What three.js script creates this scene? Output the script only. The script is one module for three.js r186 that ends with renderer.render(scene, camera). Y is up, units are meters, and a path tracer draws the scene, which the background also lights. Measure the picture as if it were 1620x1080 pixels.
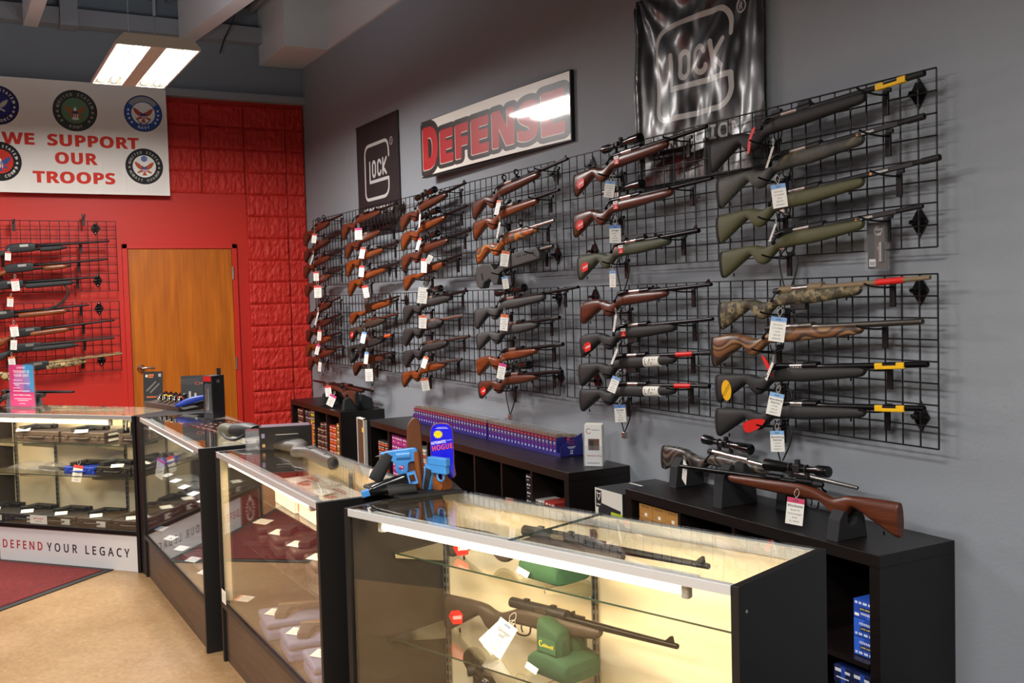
import * as THREE from 'three';
import { RoundedBoxGeometry } from 'three/addons/geometries/RoundedBoxGeometry.js';
import { mergeGeometries } from 'three/addons/utils/BufferGeometryUtils.js';
import { RectAreaLightUniformsLib } from 'three/addons/lights/RectAreaLightUniformsLib.js';

// ───────────── camera, light, exposure ─────────────
// Metres. x = 0 is the plane of the wire panels on the grey wall, the red wall lies at z = -7.29, floor y = 0.
const scene = new THREE.Scene();
scene.background = new THREE.Color(0x000000);
const camera = new THREE.PerspectiveCamera(37.132, 1620 / 1080, 0.05, 60);
camera.position.set(-2.9846, 1.6417, 2.3698);
camera.up.set(0.04563, 0.99857, -0.02778);
camera.lookAt(-2.9846 + 0.48077, 1.6417 - 0.04633, 2.3698 - 0.87562);
camera.updateMatrixWorld();
scene.add(camera);
const renderer = new THREE.WebGLRenderer({ antialias: true });
renderer.toneMapping = THREE.LinearToneMapping;
renderer.toneMappingExposure = 1.0;
renderer.shadowMap.enabled = true;
RectAreaLightUniformsLib.init();
const OVERHEAD = 116, UPLIGHT = 40, UPLIGHT_COLOR = new THREE.Color(0.86, 0.98, 1.1), OVERHEAD_COLOR = new THREE.Color(1.0, 0.965, 0.935);      // each window of a ceiling fixture; unseen uplights on top, placed to brighten ceiling and upper walls
const CASE_LAMP = 66, CASE_COLOR = new THREE.Color(1.0, 0.77, 0.45), CASE_COOL = new THREE.Color(0.93, 0.96, 1.0);
// ceiling fixtures [x, y, z]: the one in view first, the rest out of view, placed to light the walls
const FIXTURES = [[-1.81, 3.2, -4.75], [-3.0, 3.2, 1.2], [-4.7, 3.2, -5.9], [-4.7, 3.2, -0.8], [-4.9, 3.2, 2.6]];

function areaLight(color, intensity, w, h, pos, target) {
  const l = new THREE.RectAreaLight(color, intensity, w, h);
  l.position.set(...pos); l.lookAt(...target); scene.add(l); return l;
}

// ───────────── helpers ─────────────
function rng(seed) { let s = seed >>> 0; return () => { s = (s + 0x6D2B79F5) >>> 0; let t = s; t = Math.imul(t ^ (t >>> 15), t | 1); t ^= t + Math.imul(t ^ (t >>> 7), t | 61); return ((t ^ (t >>> 14)) >>> 0) / 4294967296; }; }
const R = rng(7);
const rr = (a, b) => a + (b - a) * R();
const names = {};
function numbered(n) { names[n] = (names[n] ?? -1) + 1; return names[n] ? `${n}_${String(names[n]).padStart(3, '0')}` : n; }
function tag(o, label, category, group) { o.userData.label = label; o.userData.category = category; if (group) o.userData.group = group; return o; }
function thing(name, label, category, pos = [0, 0, 0], turn = 0, group) {
  const o = new THREE.Group(); o.name = numbered(name); o.position.set(...pos); o.rotation.y = turn; scene.add(o);
  return tag(o, label, category, group);
}
function part(parent, name, geo, mat, label) {
  const m = new THREE.Mesh(geo, mat); m.name = name; m.castShadow = m.receiveShadow = true; parent.add(m);
  if (label) m.userData.label = label;
  return m;
}
function solo(name, label, category, geo, mat, pos = [0, 0, 0], turn = 0, group) {
  const m = new THREE.Mesh(geo, mat); m.name = numbered(name); m.castShadow = m.receiveShadow = true; m.position.set(...pos); m.rotation.y = turn; scene.add(m);
  return tag(m, label, category, group);
}
function struct(name, geo, mat, pos = [0, 0, 0]) {
  const m = new THREE.Mesh(geo, mat); m.name = name; m.userData.kind = 'structure'; m.castShadow = m.receiveShadow = true; m.position.set(...pos); scene.add(m); return m;
}
function copy(o, label, group) { const c = o.clone(); c.name = numbered(o.name.replace(/_\d{3}$/, '')); c.userData = { ...o.userData }; if (label) c.userData.label = label; if (group) c.userData.group = group; scene.add(c); return c; }
const V = (x, y, z) => new THREE.Vector3(x, y, z);
function metreUV(g) { // uv in metres, each face along its own plane
  const p = g.attributes.position, n = g.attributes.normal, uv = new Float32Array(p.count * 2);
  for (let i = 0; i < p.count; i++) {
    const ax = Math.abs(n.getX(i)), ay = Math.abs(n.getY(i)), az = Math.abs(n.getZ(i));
    if (ax >= ay && ax >= az) { uv[2 * i] = p.getZ(i); uv[2 * i + 1] = p.getY(i); }
    else if (ay >= az) { uv[2 * i] = p.getX(i); uv[2 * i + 1] = p.getZ(i); }
    else { uv[2 * i] = p.getX(i); uv[2 * i + 1] = p.getY(i); }
  }
  g.setAttribute('uv', new THREE.BufferAttribute(uv, 2)); return g;
}
const boxCache = {};
function box(w, h, d, r = 0, x = 0, y = 0, z = 0) {
  const key = [w, h, d, r, x, y, z].map((v) => v.toFixed(4)).join();
  return boxCache[key] ??= metreUV((r ? new RoundedBoxGeometry(w, h, d, 2, r) : new THREE.BoxGeometry(w, h, d)).translate(x, y, z));
}
// box given by its limits
const span = (x0, x1, y0, y1, z0, z1, r = 0) => box(Math.abs(x1 - x0), Math.abs(y1 - y0), Math.abs(z1 - z0), r, (x0 + x1) / 2, (y0 + y1) / 2, (z0 + z1) / 2);
// a thin printed sheet facing +z, picture on its face
const sheetCache = {};
const sheet = (w, h, d = 0.0008) => sheetCache[[w, h, d].join()] ??= new THREE.BoxGeometry(w, h, d);
function lathe(pts, seg = 20) { return new THREE.LatheGeometry(pts.map(([x, r]) => new THREE.Vector2(Math.max(r, 1e-5), x)), seg).rotateZ(-Math.PI / 2); }
function tube(pts, r, seg = 24, rad = 6, closed = false) { return new THREE.TubeGeometry(new THREE.CatmullRomCurve3(pts.map((p) => V(...p)), closed), seg, r, rad, closed); }
function rod(a, b, r, rad = 8) {
  const A = V(...a), B = V(...b), d = B.clone().sub(A), g = new THREE.CylinderGeometry(r, r, d.length(), rad);
  g.applyQuaternion(new THREE.Quaternion().setFromUnitVectors(V(0, 1, 0), d.normalize())).translate((a[0] + b[0]) / 2, (a[1] + b[1]) / 2, (a[2] + b[2]) / 2); return g;
}
function ext(pts, depth, bevel = 0, holes = []) { // outline in x,y, extruded about z = 0
  const s = new THREE.Shape(pts.map((p) => new THREE.Vector2(...p)));
  for (const h of holes) s.holes.push(new THREE.Path(h.map((p) => new THREE.Vector2(...p))));
  return new THREE.ExtrudeGeometry(s, { depth: depth - 2 * bevel, bevelEnabled: bevel > 0, bevelThickness: bevel, bevelSize: bevel, bevelOffset: -bevel, bevelSegments: 2, curveSegments: 8 }).translate(0, 0, -depth / 2 + bevel);
}
function smooth(pts, n = 6, closed = true) { // a rounded outline through the points
  const c = new THREE.CatmullRomCurve3(pts.map((p) => V(p[0], p[1], 0)), closed, 'catmullrom', 0.5);
  return c.getPoints(pts.length * n).slice(0, -1).map((p) => [p.x, p.y]);
}
// a body along x from stations [x, top, bottom, half width]; cross-sections are superellipses
function loft(st, { n = 16, sub = 3, ex = 2.5, ring } = {}) {
  const rows = [];
  const tang = (k, i) => { const a = st[Math.max(i - 1, 0)], b = st[Math.min(i + 1, st.length - 1)]; return (b[k] - a[k]) / Math.max(b[0] - a[0], 1e-6); };
  for (let i = 0; i < st.length - 1; i++) for (let q = 0; q < sub; q++) {
    const t = q / sub, a = st[i], b = st[i + 1], dx = b[0] - a[0], row = [a[0] + dx * t];
    for (let k = 1; k < 4; k++) { const t2 = t * t, t3 = t2 * t; row.push((2 * t3 - 3 * t2 + 1) * a[k] + (t3 - 2 * t2 + t) * dx * tang(k, i) + (-2 * t3 + 3 * t2) * b[k] + (t3 - t2) * dx * tang(k, i + 1)); }
    rows.push(row);
  }
  rows.push(st[st.length - 1].slice());
  const pos = [], uv = [], idx = [], pw = (v) => Math.sign(v) * Math.pow(Math.abs(v), 2 / ex);
  for (const [x, t, b, w] of rows) for (let j = 0; j <= n; j++) {
    const a = Math.PI + 2 * Math.PI * j / n, y = (t + b) / 2 + (t - b) / 2 * pw(Math.sin(a)), z = w * pw(Math.cos(a)) * -1;
    pos.push(x, y, z); uv.push(x, y + 0.3 * z);
  }
  for (let i = 0; i < rows.length - 1; i++) for (let j = 0; j < n; j++) { const a = i * (n + 1) + j, b = a + n + 1; idx.push(a, a + 1, b, a + 1, b + 1, b); }
  for (const e of [0, rows.length - 1]) {
    const [x, t, b] = rows[e], c = pos.length / 3; pos.push(x, (t + b) / 2, 0); uv.push(x, (t + b) / 2);
    const s0 = c + 1; for (let j = 0; j <= n; j++) { const k = (e * (n + 1) + j) * 3; pos.push(pos[k], pos[k + 1], pos[k + 2]); uv.push(pos[k], pos[k + 1]); }
    for (let j = 0; j < n; j++) e ? idx.push(c, s0 + j, s0 + j + 1) : idx.push(c, s0 + j + 1, s0 + j);
  }
  const g = new THREE.BufferGeometry();
  g.setAttribute('position', new THREE.Float32BufferAttribute(pos, 3)); g.setAttribute('uv', new THREE.Float32BufferAttribute(uv, 2)); g.setIndex(idx);
  g.computeVertexNormals();
  const nn = g.attributes.normal; // weld the seam's normals
  for (let i = 0; i < rows.length; i++) { const a = i * (n + 1), b = a + n; const v = V(nn.getX(a) + nn.getX(b), nn.getY(a) + nn.getY(b), nn.getZ(a) + nn.getZ(b)).normalize(); nn.setXYZ(a, v.x, v.y, v.z); nn.setXYZ(b, v.x, v.y, v.z); }
  return g;
}
const merged = (...g) => mergeGeometries(g.map((q) => { const w = q.index ? q.toNonIndexed() : q.clone(); for (const k of Object.keys(w.attributes)) if (!['position', 'normal', 'uv'].includes(k)) w.deleteAttribute(k); return w; }));

// ───────────── textures ─────────────
function hash(x, y, s) { let h = Math.imul(x, 374761393) ^ Math.imul(y, 668265263) ^ Math.imul(s, 1274126177); h = Math.imul(h ^ (h >>> 13), 1274126177); return ((h ^ (h >>> 16)) >>> 0) / 4294967296; }
function vn(x, y, px, py, s) { // tiling value noise, period px, py
  const x0 = Math.floor(x), y0 = Math.floor(y), fx = x - x0, fy = y - y0, u = fx * fx * (3 - 2 * fx), v = fy * fy * (3 - 2 * fy), m = (a, p) => ((a % p) + p) % p;
  const a = hash(m(x0, px), m(y0, py), s), b = hash(m(x0 + 1, px), m(y0, py), s), c = hash(m(x0, px), m(y0 + 1, py), s), d = hash(m(x0 + 1, px), m(y0 + 1, py), s);
  return a + (b - a) * u + (c - a) * v + (a - b - c + d) * u * v;
}
function fbm(u, v, px, py, s, oct = 4) { let t = 0, a = 0.5, n = 0; for (let o = 0; o < oct; o++) { t += a * vn(u * px, v * py, px, py, s + o); n += a; a *= 0.55; px *= 2; py *= 2; } return t / n; }
function dataTex(w, h, fn, srgb, size) {
  const d = new Uint8Array(w * h * 4);
  for (let y = 0; y < h; y++) for (let x = 0; x < w; x++) { const c = fn(x / w, y / h), i = (y * w + x) * 4; if (typeof c === 'number') d[i] = d[i + 1] = d[i + 2] = Math.max(0, Math.min(255, c * 255)); else { d[i] = c[0]; d[i + 1] = c[1]; d[i + 2] = c[2]; } d[i + 3] = 255; }
  const t = new THREE.DataTexture(d, w, h, THREE.RGBAFormat); t.wrapS = t.wrapT = THREE.RepeatWrapping; t.magFilter = THREE.LinearFilter; t.minFilter = THREE.LinearFilter;
  if (srgb) t.colorSpace = THREE.SRGBColorSpace;
  if (size) t.repeat.set(1 / size[0], 1 / size[1]);
  t.needsUpdate = true; return t;
}
function print(w, h, draw) { // something printed
  const c = document.createElement('canvas'); c.width = w; c.height = h; const g = c.getContext('2d'); draw(g, w, h);
  const t = new THREE.CanvasTexture(c); t.colorSpace = THREE.SRGBColorSpace; t.magFilter = THREE.LinearFilter; return t;
}
const mix3 = (a, b, t) => [a[0] + (b[0] - a[0]) * t, a[1] + (b[1] - a[1]) * t, a[2] + (b[2] - a[2]) * t];
const std = (color, roughness = 0.6, metalness = 0, more = {}) => new THREE.MeshStandardMaterial({ color, roughness, metalness, ...more });
const phys = (color, roughness, more = {}) => new THREE.MeshPhysicalMaterial({ color, roughness, ...more });
const printed = (tex, roughness = 0.5, more = {}) => new THREE.MeshStandardMaterial({ map: tex, roughness, ...more });

function woodTex(light, dark, s, w = 256, h = 256, size = [0.5, 0.16]) {
  return dataTex(w, h, (u, v) => {
    const wob = fbm(u, v, 3, 3, s, 3), g = fbm(u, v + 0.12 * wob, 3, 26, s + 9, 3), fine = fbm(u, v, 8, 90, s + 20, 2), band = 0.5 + 0.5 * Math.sin(2 * Math.PI * (v * 5 + wob * 2.2));
    return mix3(dark, light, Math.min(1, Math.max(0, 0.1 + 0.55 * g + 0.25 * band + 0.35 * (fine - 0.5))));
  }, true, size);
}
const T = {};
T.wall = dataTex(256, 256, (u, v) => fbm(u, v, 40, 40, 3, 3), false, [0.35, 0.35]);
T.rough = dataTex(256, 256, (u, v) => fbm(u, v, 24, 24, 5, 4), false, [0.22, 0.22]);
T.speckle = dataTex(128, 128, (u, v) => fbm(u, v, 48, 48, 8, 2), false, [0.06, 0.06]);
T.carpet = dataTex(256, 256, (u, v) => 0.35 + 0.65 * fbm(u, v, 90, 90, 12, 2), false, [0.3, 0.3]);
T.carpetC = dataTex(256, 256, (u, v) => { const f = fbm(u, v, 70, 70, 13, 2), b = fbm(u, v, 4, 4, 14, 3); return mix3([76, 11, 10], [124, 26, 21], 0.2 * b + 0.8 * f - 0.02); }, true, [0.9, 0.9]);
T.concrete = dataTex(1024, 1024, (u, v) => {
  const a = fbm(u, v, 6, 6, 21, 5), b = fbm(u, v, 120, 120, 25, 2), c = vn(u * 340, v * 340, 340, 340, 29), e = vn(u * 220, v * 220, 220, 220, 33);
  let col = mix3([142, 108, 70], [190, 156, 112], Math.min(1, Math.max(0, 0.2 + 0.55 * a + 0.5 * (b - 0.5))));
  if (c > 0.9) col = mix3(col, [92, 76, 54], 0.55 * (c - 0.9) / 0.1); if (e > 0.92) col = mix3(col, [190, 172, 142], 0.6); return col;
}, true, [1.9, 1.9]);
T.concreteR = dataTex(512, 512, (u, v) => 0.26 + 0.3 * fbm(u, v, 7, 7, 31, 5), false, [1.9, 1.9]);
T.walnut = woodTex([116, 60, 34], [60, 25, 13], 41);
T.amber = woodTex([152, 76, 27], [80, 34, 10], 47);
T.darkwood = woodTex([92, 46, 30], [42, 18, 12], 53);
T.door = dataTex(256, 512, (u, v) => {
  const wob = fbm(u, v, 4, 3, 61, 3), g = fbm(u + 0.04 * wob, v, 30, 3, 64, 3), fine = fbm(u, v, 110, 9, 68, 2), arch = 0.5 + 0.5 * Math.sin(2 * Math.PI * (u * 7 + 1.6 * wob));
  return mix3([150, 75, 4], [203, 112, 11], 0.15 + 0.5 * g + 0.2 * arch + 0.5 * (fine - 0.5));
}, true, [1.12, 2.2]);
T.blackwood = dataTex(256, 256, (u, v) => mix3([15, 11, 10], [28, 20, 18], fbm(u, v, 4, 60, 71, 3)), true, [0.7, 0.4]);
T.brownwood = dataTex(256, 256, (u, v) => mix3([62, 46, 34], [96, 74, 54], fbm(u, v, 4, 50, 75, 3)), true, [0.8, 0.4]);
function laminateTex(pal, s) {
  return dataTex(384, 192, (u, v) => {
    const w = fbm(u, v, 2, 2, s, 2), f = (v * pal.length * 2 + 7 * w + 1.5 * Math.sin(2 * Math.PI * u * 2)) % pal.length, i = Math.floor(f), t = f - i;
    return mix3(pal[(i + pal.length) % pal.length], pal[(i + 1 + pal.length) % pal.length], Math.min(1, Math.max(0, (t - 0.6) * 3)));
  }, true, [0.42, 0.2]);
}
T.lamBrown = laminateTex([[128, 88, 54], [84, 54, 36], [150, 112, 72], [62, 46, 36], [118, 76, 46]], 81);
T.lamOrange = laminateTex([[186, 102, 34], [122, 54, 24], [206, 128, 48], [96, 84, 70], [170, 74, 32]], 85);
T.lamGrey = laminateTex([[84, 76, 66], [46, 40, 36], [104, 92, 76], [36, 32, 30]], 87);
function camoTex(pal, s, k = 5) {
  return dataTex(256, 256, (u, v) => { let c = pal[0]; for (let i = 1; i < pal.length; i++) { const f = fbm(u, v, k, k + 2, s + i * 7, 4); if (f > 0.53) c = mix3(c, pal[i], Math.min(1, (f - 0.53) * 22)); } const n = fbm(u, v, 60, 60, s + 90, 2) - 0.5; return c.map((q) => q + 26 * n); }, true, [0.24, 0.24]);
}
T.camoTan = camoTex([[96, 86, 64], [122, 106, 74], [78, 74, 52], [140, 124, 92], [60, 54, 40]], 101, 12);
T.camoGrey = dataTex(256, 256, (u, v) => { const a = fbm(u, v, 3, 4, 107, 3), b = fbm(u, v, 4, 3, 117, 3), n = (fbm(u, v, 60, 60, 119, 2) - 0.5) * 22; return mix3(mix3([74, 73, 66], [124, 106, 74], Math.min(1, Math.max(0, (a - 0.48) * 9))), [56, 56, 54], Math.min(1, Math.max(0, (b - 0.55) * 8))).map((q) => q + n); }, true, [0.34, 0.3]);
T.camoReed = camoTex([[96, 78, 48], [150, 124, 76], [52, 40, 28], [176, 150, 100]], 113, 9);
T.cloth = dataTex(256, 256, (u, v) => fbm(u, v, 5, 5, 121, 3), false, [0.7, 0.7]);

// ───────────── materials ─────────────
const M = {
  wall: std(0x888d93, 0.75, 0, { bumpMap: T.wall, bumpScale: 0.0006 }),
  wallPale: std(0xc6c6c5, 0.8, 0, { bumpMap: T.wall, bumpScale: 0.0006 }),
  wallDark: std(0x888d93, 0.85, 0, { bumpMap: T.wall, bumpScale: 0.0008 }),
  red: std(0xc0200f, 0.55, 0, { bumpMap: T.wall, bumpScale: 0.0006 }),
  redBlock: std(0xc42113, 0.6, 0, { bumpMap: T.rough, bumpScale: 0.004 }),
  floor: std(0xffffff, 1, 0, { map: T.concrete, roughnessMap: T.concreteR }),
  carpet: std(0xffffff, 0.95, 0, { map: T.carpetC, bumpMap: T.carpet, bumpScale: 0.003 }),
  addedDarkCarpet: std(0x33312f, 0.95), rubber: std(0x2a2727, 0.8),
  unseenWall: std(0x5c5d60, 0.9),  // walls out of view, dark tone chosen to dim reflections in the sign
  deck: std(0x67686a, 0.85), beam: std(0xcfcfce, 0.8), ledge: std(0x93959a, 0.8),
  door: std(0xffffff, 0.42, 0, { map: T.door }),
  steel: std(0xb9b7b2, 0.3, 1), chrome: std(0xd8d6d0, 0.16, 1), alu: std(0xc4c3c0, 0.38, 0.3), greyMetal: std(0x6d6a63, 0.34, 0.9),
  wire: std(0x0d0d0e, 0.38, 0.2), blackSteel: std(0x131314, 0.4, 0.3), blued: std(0x1b1b1d, 0.3, 0.75), matteMetal: std(0x2a2a2b, 0.5, 0.5), tanMetal: std(0x7d6a4f, 0.55),
  black: std(0x141312, 0.55), blackGloss: std(0x0c0c0d, 0.2), pad: std(0x121212, 0.8),
  unit: std(0xffffff, 0.36, 0, { map: T.blackwood }), kick: std(0xffffff, 0.45, 0, { map: T.brownwood }),
  panel: std(0x0b0a0a, 0.5), inner: std(0x2d241c, 0.6),
  cream: std(0xefdcb6, 0.55), creamDark: std(0x9a8664, 0.6), white: std(0xf0eee8, 0.6), offWhite: std(0xd9d4c8, 0.7), card: std(0xece8de, 0.6),
  walnut: phys(0xffffff, 0.36, { map: T.walnut, clearcoat: 0.18, clearcoatRoughness: 0.3 }), amber: phys(0xffffff, 0.34, { map: T.amber, clearcoat: 0.2, clearcoatRoughness: 0.28 }), darkwood: phys(0xffffff, 0.4, { map: T.darkwood, clearcoat: 0.15, clearcoatRoughness: 0.3 }),
  lamBrown: phys(0xffffff, 0.42, { map: T.lamBrown, clearcoat: 0.2, clearcoatRoughness: 0.3 }), lamOrange: phys(0xffffff, 0.34, { map: T.lamOrange, clearcoat: 0.4, clearcoatRoughness: 0.2 }), lamGrey: phys(0xffffff, 0.4, { map: T.lamGrey, clearcoat: 0.3, clearcoatRoughness: 0.3 }),
  syn: std(0x232323, 0.62, 0, { bumpMap: T.speckle, bumpScale: 0.0004 }), synGrey: std(0x3a3a39, 0.62, 0, { bumpMap: T.speckle, bumpScale: 0.0004 }), synGreen: std(0x4c4e3a, 0.6, 0, { bumpMap: T.speckle, bumpScale: 0.0004 }), olive: std(0x515034, 0.6, 0, { bumpMap: T.speckle, bumpScale: 0.0005 }), synBrown: std(0x3a2f26, 0.55, 0, { bumpMap: T.speckle, bumpScale: 0.0004 }),
  camoTan: std(0xffffff, 0.6, 0, { map: T.camoTan }), camoGrey: std(0xffffff, 0.6, 0, { map: T.camoGrey }), camoReed: std(0xffffff, 0.6, 0, { map: T.camoReed }),
  yellow: std(0xe8b313, 0.4), redPlastic: std(0xd8201a, 0.45), orange: std(0xe5531b, 0.45), blue: std(0x3f86c8, 0.35), blueDeep: std(0x1c3fae, 0.4), navy: std(0x1a2f7c, 0.45), blueGrey: std(0x70779a, 0.45), greenBag: std(0x21462c, 0.85, 0, { bumpMap: T.cloth, bumpScale: 0.006 }), greenBox: std(0x7f8656, 0.6),
  brownPlastic: std(0x7a4218, 0.4), caseBlack: std(0x24201d, 0.55), caseBrown: std(0x3d3129, 0.5), kraft: std(0xb98a4d, 0.7), grip: std(0x1d1c1b, 0.75),
  glass: new THREE.MeshPhysicalMaterial({ color: 0xfdfefd, roughness: 0.0, transmission: 1, thickness: 0, ior: 1.5 }),
  glassEdge: std(0x26352a, 0.25), clear: new THREE.MeshPhysicalMaterial({ color: 0xfbfcfd, roughness: 0.05, transmission: 0.94, thickness: 0, ior: 1.45 }), frost: new THREE.MeshPhysicalMaterial({ color: 0xf0f0f2, roughness: 0.12, transmission: 0.9, thickness: 0, ior: 1.45 }),
  tubeWarm: std(0xffffff, 0.5, 0, { emissive: new THREE.Color(1.0, 0.80, 0.5), emissiveIntensity: 6 }), tubeCool: std(0xffffff, 0.5, 0, { emissive: new THREE.Color(0.93, 0.96, 1.0), emissiveIntensity: 5 }), unseenUplight: std(0xffffff, 0.5, 0, { emissive: new THREE.Color(1.0, 0.95, 0.9), emissiveIntensity: 3 }), tubeRoom: std(0xffffff, 0.5, 0, { emissive: new THREE.Color(1.0, 0.95, 0.88), emissiveIntensity: 7 }),
};

// ───────────── the room ─────────────
struct('floor', span(-4.1, -1.75, -0.15, 0, -7.45, 5.2), M.floor);
struct('floor_2', span(-1.75, 0.25, -0.15, 0, -7.45, 5.2), M.addedDarkCarpet);          // out of view behind the counters; dark carpet added to cut warm bounce
struct('floor_3', span(-8, -4.1, -0.15, 0, -7.45, 5.2), M.addedDarkCarpet);  // also unseen, dark carpet added to keep warm bounce off the walls
struct('wall_right', span(0.08, 0.25, 0, 4.6, -7.45, 5.2), M.wall);
struct('trim_1', span(0.055, 0.08, 3.87, 4.4, -6.45, 5.0), M.wallPale);            // pale band over the grey wall
struct('trim_2', span(-0.33, 0.08, 3.87, 4.4, -7.3, -6.45), M.beam);               // boxed-in end in the corner
struct('wall_left', span(-8.15, -8, 0, 4.6, -7.45, 5.2), M.unseenWall);
struct('wall_front', span(-8, 0.25, 0, 4.6, 5.05, 5.2), M.unseenWall);
struct('ceiling', span(-8.15, 0.25, 4.4, 4.6, -7.45, 5.2), M.deck);
const wallBack = struct('wall_back', span(-8, 0.08, 0, 3.52, -7.45, -7.31), M.red);
struct('wall_back_upper', span(-8, 0.08, 3.52, 4.4, -7.45, -7.32), M.wallDark);
struct('trim_3', span(-8, 0.08, 3.52, 3.585, -7.32, -7.22), M.ledge);               // ledge on top of the red wall
struct('trim_4', span(-8, -0.33, 4.05, 4.19, -7.32, -7.16), M.ledge);               // steel angle under the roof deck
struct('trim_5', span(-2.07, -1.93, 4.03, 4.27, -7.32, -7.1), M.ledge);             // plate on it
{ // split-face fluted blocks of the red wall, each a piece of it
  const variant = (w, h, seed) => {
    const nx = Math.round(w / 0.0083), ny = 14, g = new THREE.PlaneGeometry(w - 0.003, h - 0.003, nx, ny), p = g.attributes.position, q = rng(seed), ph = q() * 9;
    for (let i = 0; i < p.count; i++) {
      const x = p.getX(i), y = p.getY(i), ex = Math.min(1, (w / 2 - 0.0015 - Math.abs(x)) / 0.008), ey = Math.min(1, (h / 2 - 0.0015 - Math.abs(y)) / 0.01);
      const fl = Math.abs(((x / 0.047 + 100.5 + 0.25 * (fbm((y + 2) * 0.4 + ph, x + 2, 16, 16, seed + 3, 2) - 0.5)) % 1) - 0.5) * 2, rib = Math.min(1, (1 - fl) * 4.5);
      const rough = (fbm((x + 2) * 0.8 + ph, (y + 2) * 0.8, 32, 32, seed, 3) - 0.5) * 0.022 + (fbm((x + 3) * 0.7, (y + ph), 90, 60, seed + 5, 2) - 0.5) * 0.009;
      p.setZ(i, 0.012 + Math.min(ex, ey) * (0.006 + rough * (0.3 + 0.7 * rib) + 0.005 * rib));
    }
    g.computeVertexNormals(); return metreUV(g);
  };
  const full = [1, 2, 3, 4].map((s) => variant(0.4, 0.2085, s * 11)), part_ = [5, 6, 7].map((s) => variant(0.18, 0.2085, s * 13));
  for (let k = -10; k <= 5; k++) {
    const y = 2.236 + (k + 0.5) * 0.2085;
    const put = (g, x) => { const m = part(wallBack, 'block', g, M.redBlock); m.position.set(x, y, -7.312); };
    put(full[(k + 20) % 4], -0.305 + 0.004 * (k % 2)); put(part_[(k + 20) % 3], -0.014);
    if (k >= 2) for (let j = 1; j < 5; j++) put(full[(k * 3 + j * 5 + 20) % 4], -0.305 - j * 0.4);
  }
  part(wallBack, 'block_edge', span(-0.512, -0.506, 0.15, 2.65, -7.312, -7.296), M.red);
}
{ // ceiling: beams, ribs of the deck, hanging wire and conduit
  const beam = (a, b, w, h, name) => { const d = V(b[0] - a[0], 0, b[1] - a[1]), L = d.length(); const m = struct(name, box(w, h, L), M.beam, [(a[0] + b[0]) / 2, 4.0 + h / 2, (a[1] + b[1]) / 2]); m.rotation.y = Math.atan2(d.x, d.z); };
  beam([-1.02, -7.15], [-0.35, -0.6], 0.14, 0.36, 'beam_1');
  beam([-2.3, -7.15], [-2.2, 1.5], 0.11, 0.36, 'beam_2');
  struct('joist_1', span(-0.93, -0.33, 4.2, 4.4, -6.1, -6.02), M.beam);
  for (let i = 0; i < 16; i++) struct('deck_rib_' + (i + 1), span(-0.42 - i * 0.15, -0.37 - i * 0.15, 4.36, 4.4, -7.3, -3.5), M.ledge);
  struct('conduit_1', rod([-1.3, 4.38, -7.12], [-1.3, 4.19, -7.12], 0.012), M.beam);
  struct('conduit_2', tube([[-0.63, 4.38, -6.9], [-0.64, 4.2, -6.95], [-0.69, 4.05, -7.12], [-0.7, 3.95, -7.28]], 0.006), M.black);
}
{ // the wooden door in the red wall
  const x0 = -1.585, x1 = -0.665, H = 2.135;
  const fr = struct('trim_6', merged(span(x0 - 0.05, x0 - 0.004, 0, H + 0.05, -7.31, -7.275, 0.004), span(x1 + 0.004, x1 + 0.05, 0, H + 0.05, -7.31, -7.275, 0.004), span(x0 - 0.05, x1 + 0.05, H + 0.004, H + 0.05, -7.31, -7.275, 0.004)), M.red);
  const d = struct('door_1', span(x0, x1, 0.01, H, -7.312, -7.282, 0.002), M.door);
  for (const y of [1.91, 1.065, 0.25]) part(d, 'hinge', rod([x1 + 0.006, y - 0.06, -7.272], [x1 + 0.006, y + 0.06, -7.272], 0.009), M.steel);
  const h = part(d, 'door_handle', merged(lathe([[0, 0.034], [0.008, 0.036], [0.02, 0.022], [0.04, 0.012], [0.05, 0.012]]).rotateY(-Math.PI / 2).translate(-1.516, 1.065, -7.282), tube([[-1.516, 1.065, -7.235], [-1.48, 1.067, -7.228], [-1.4, 1.062, -7.232]], 0.009)), M.steel);
}
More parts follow.
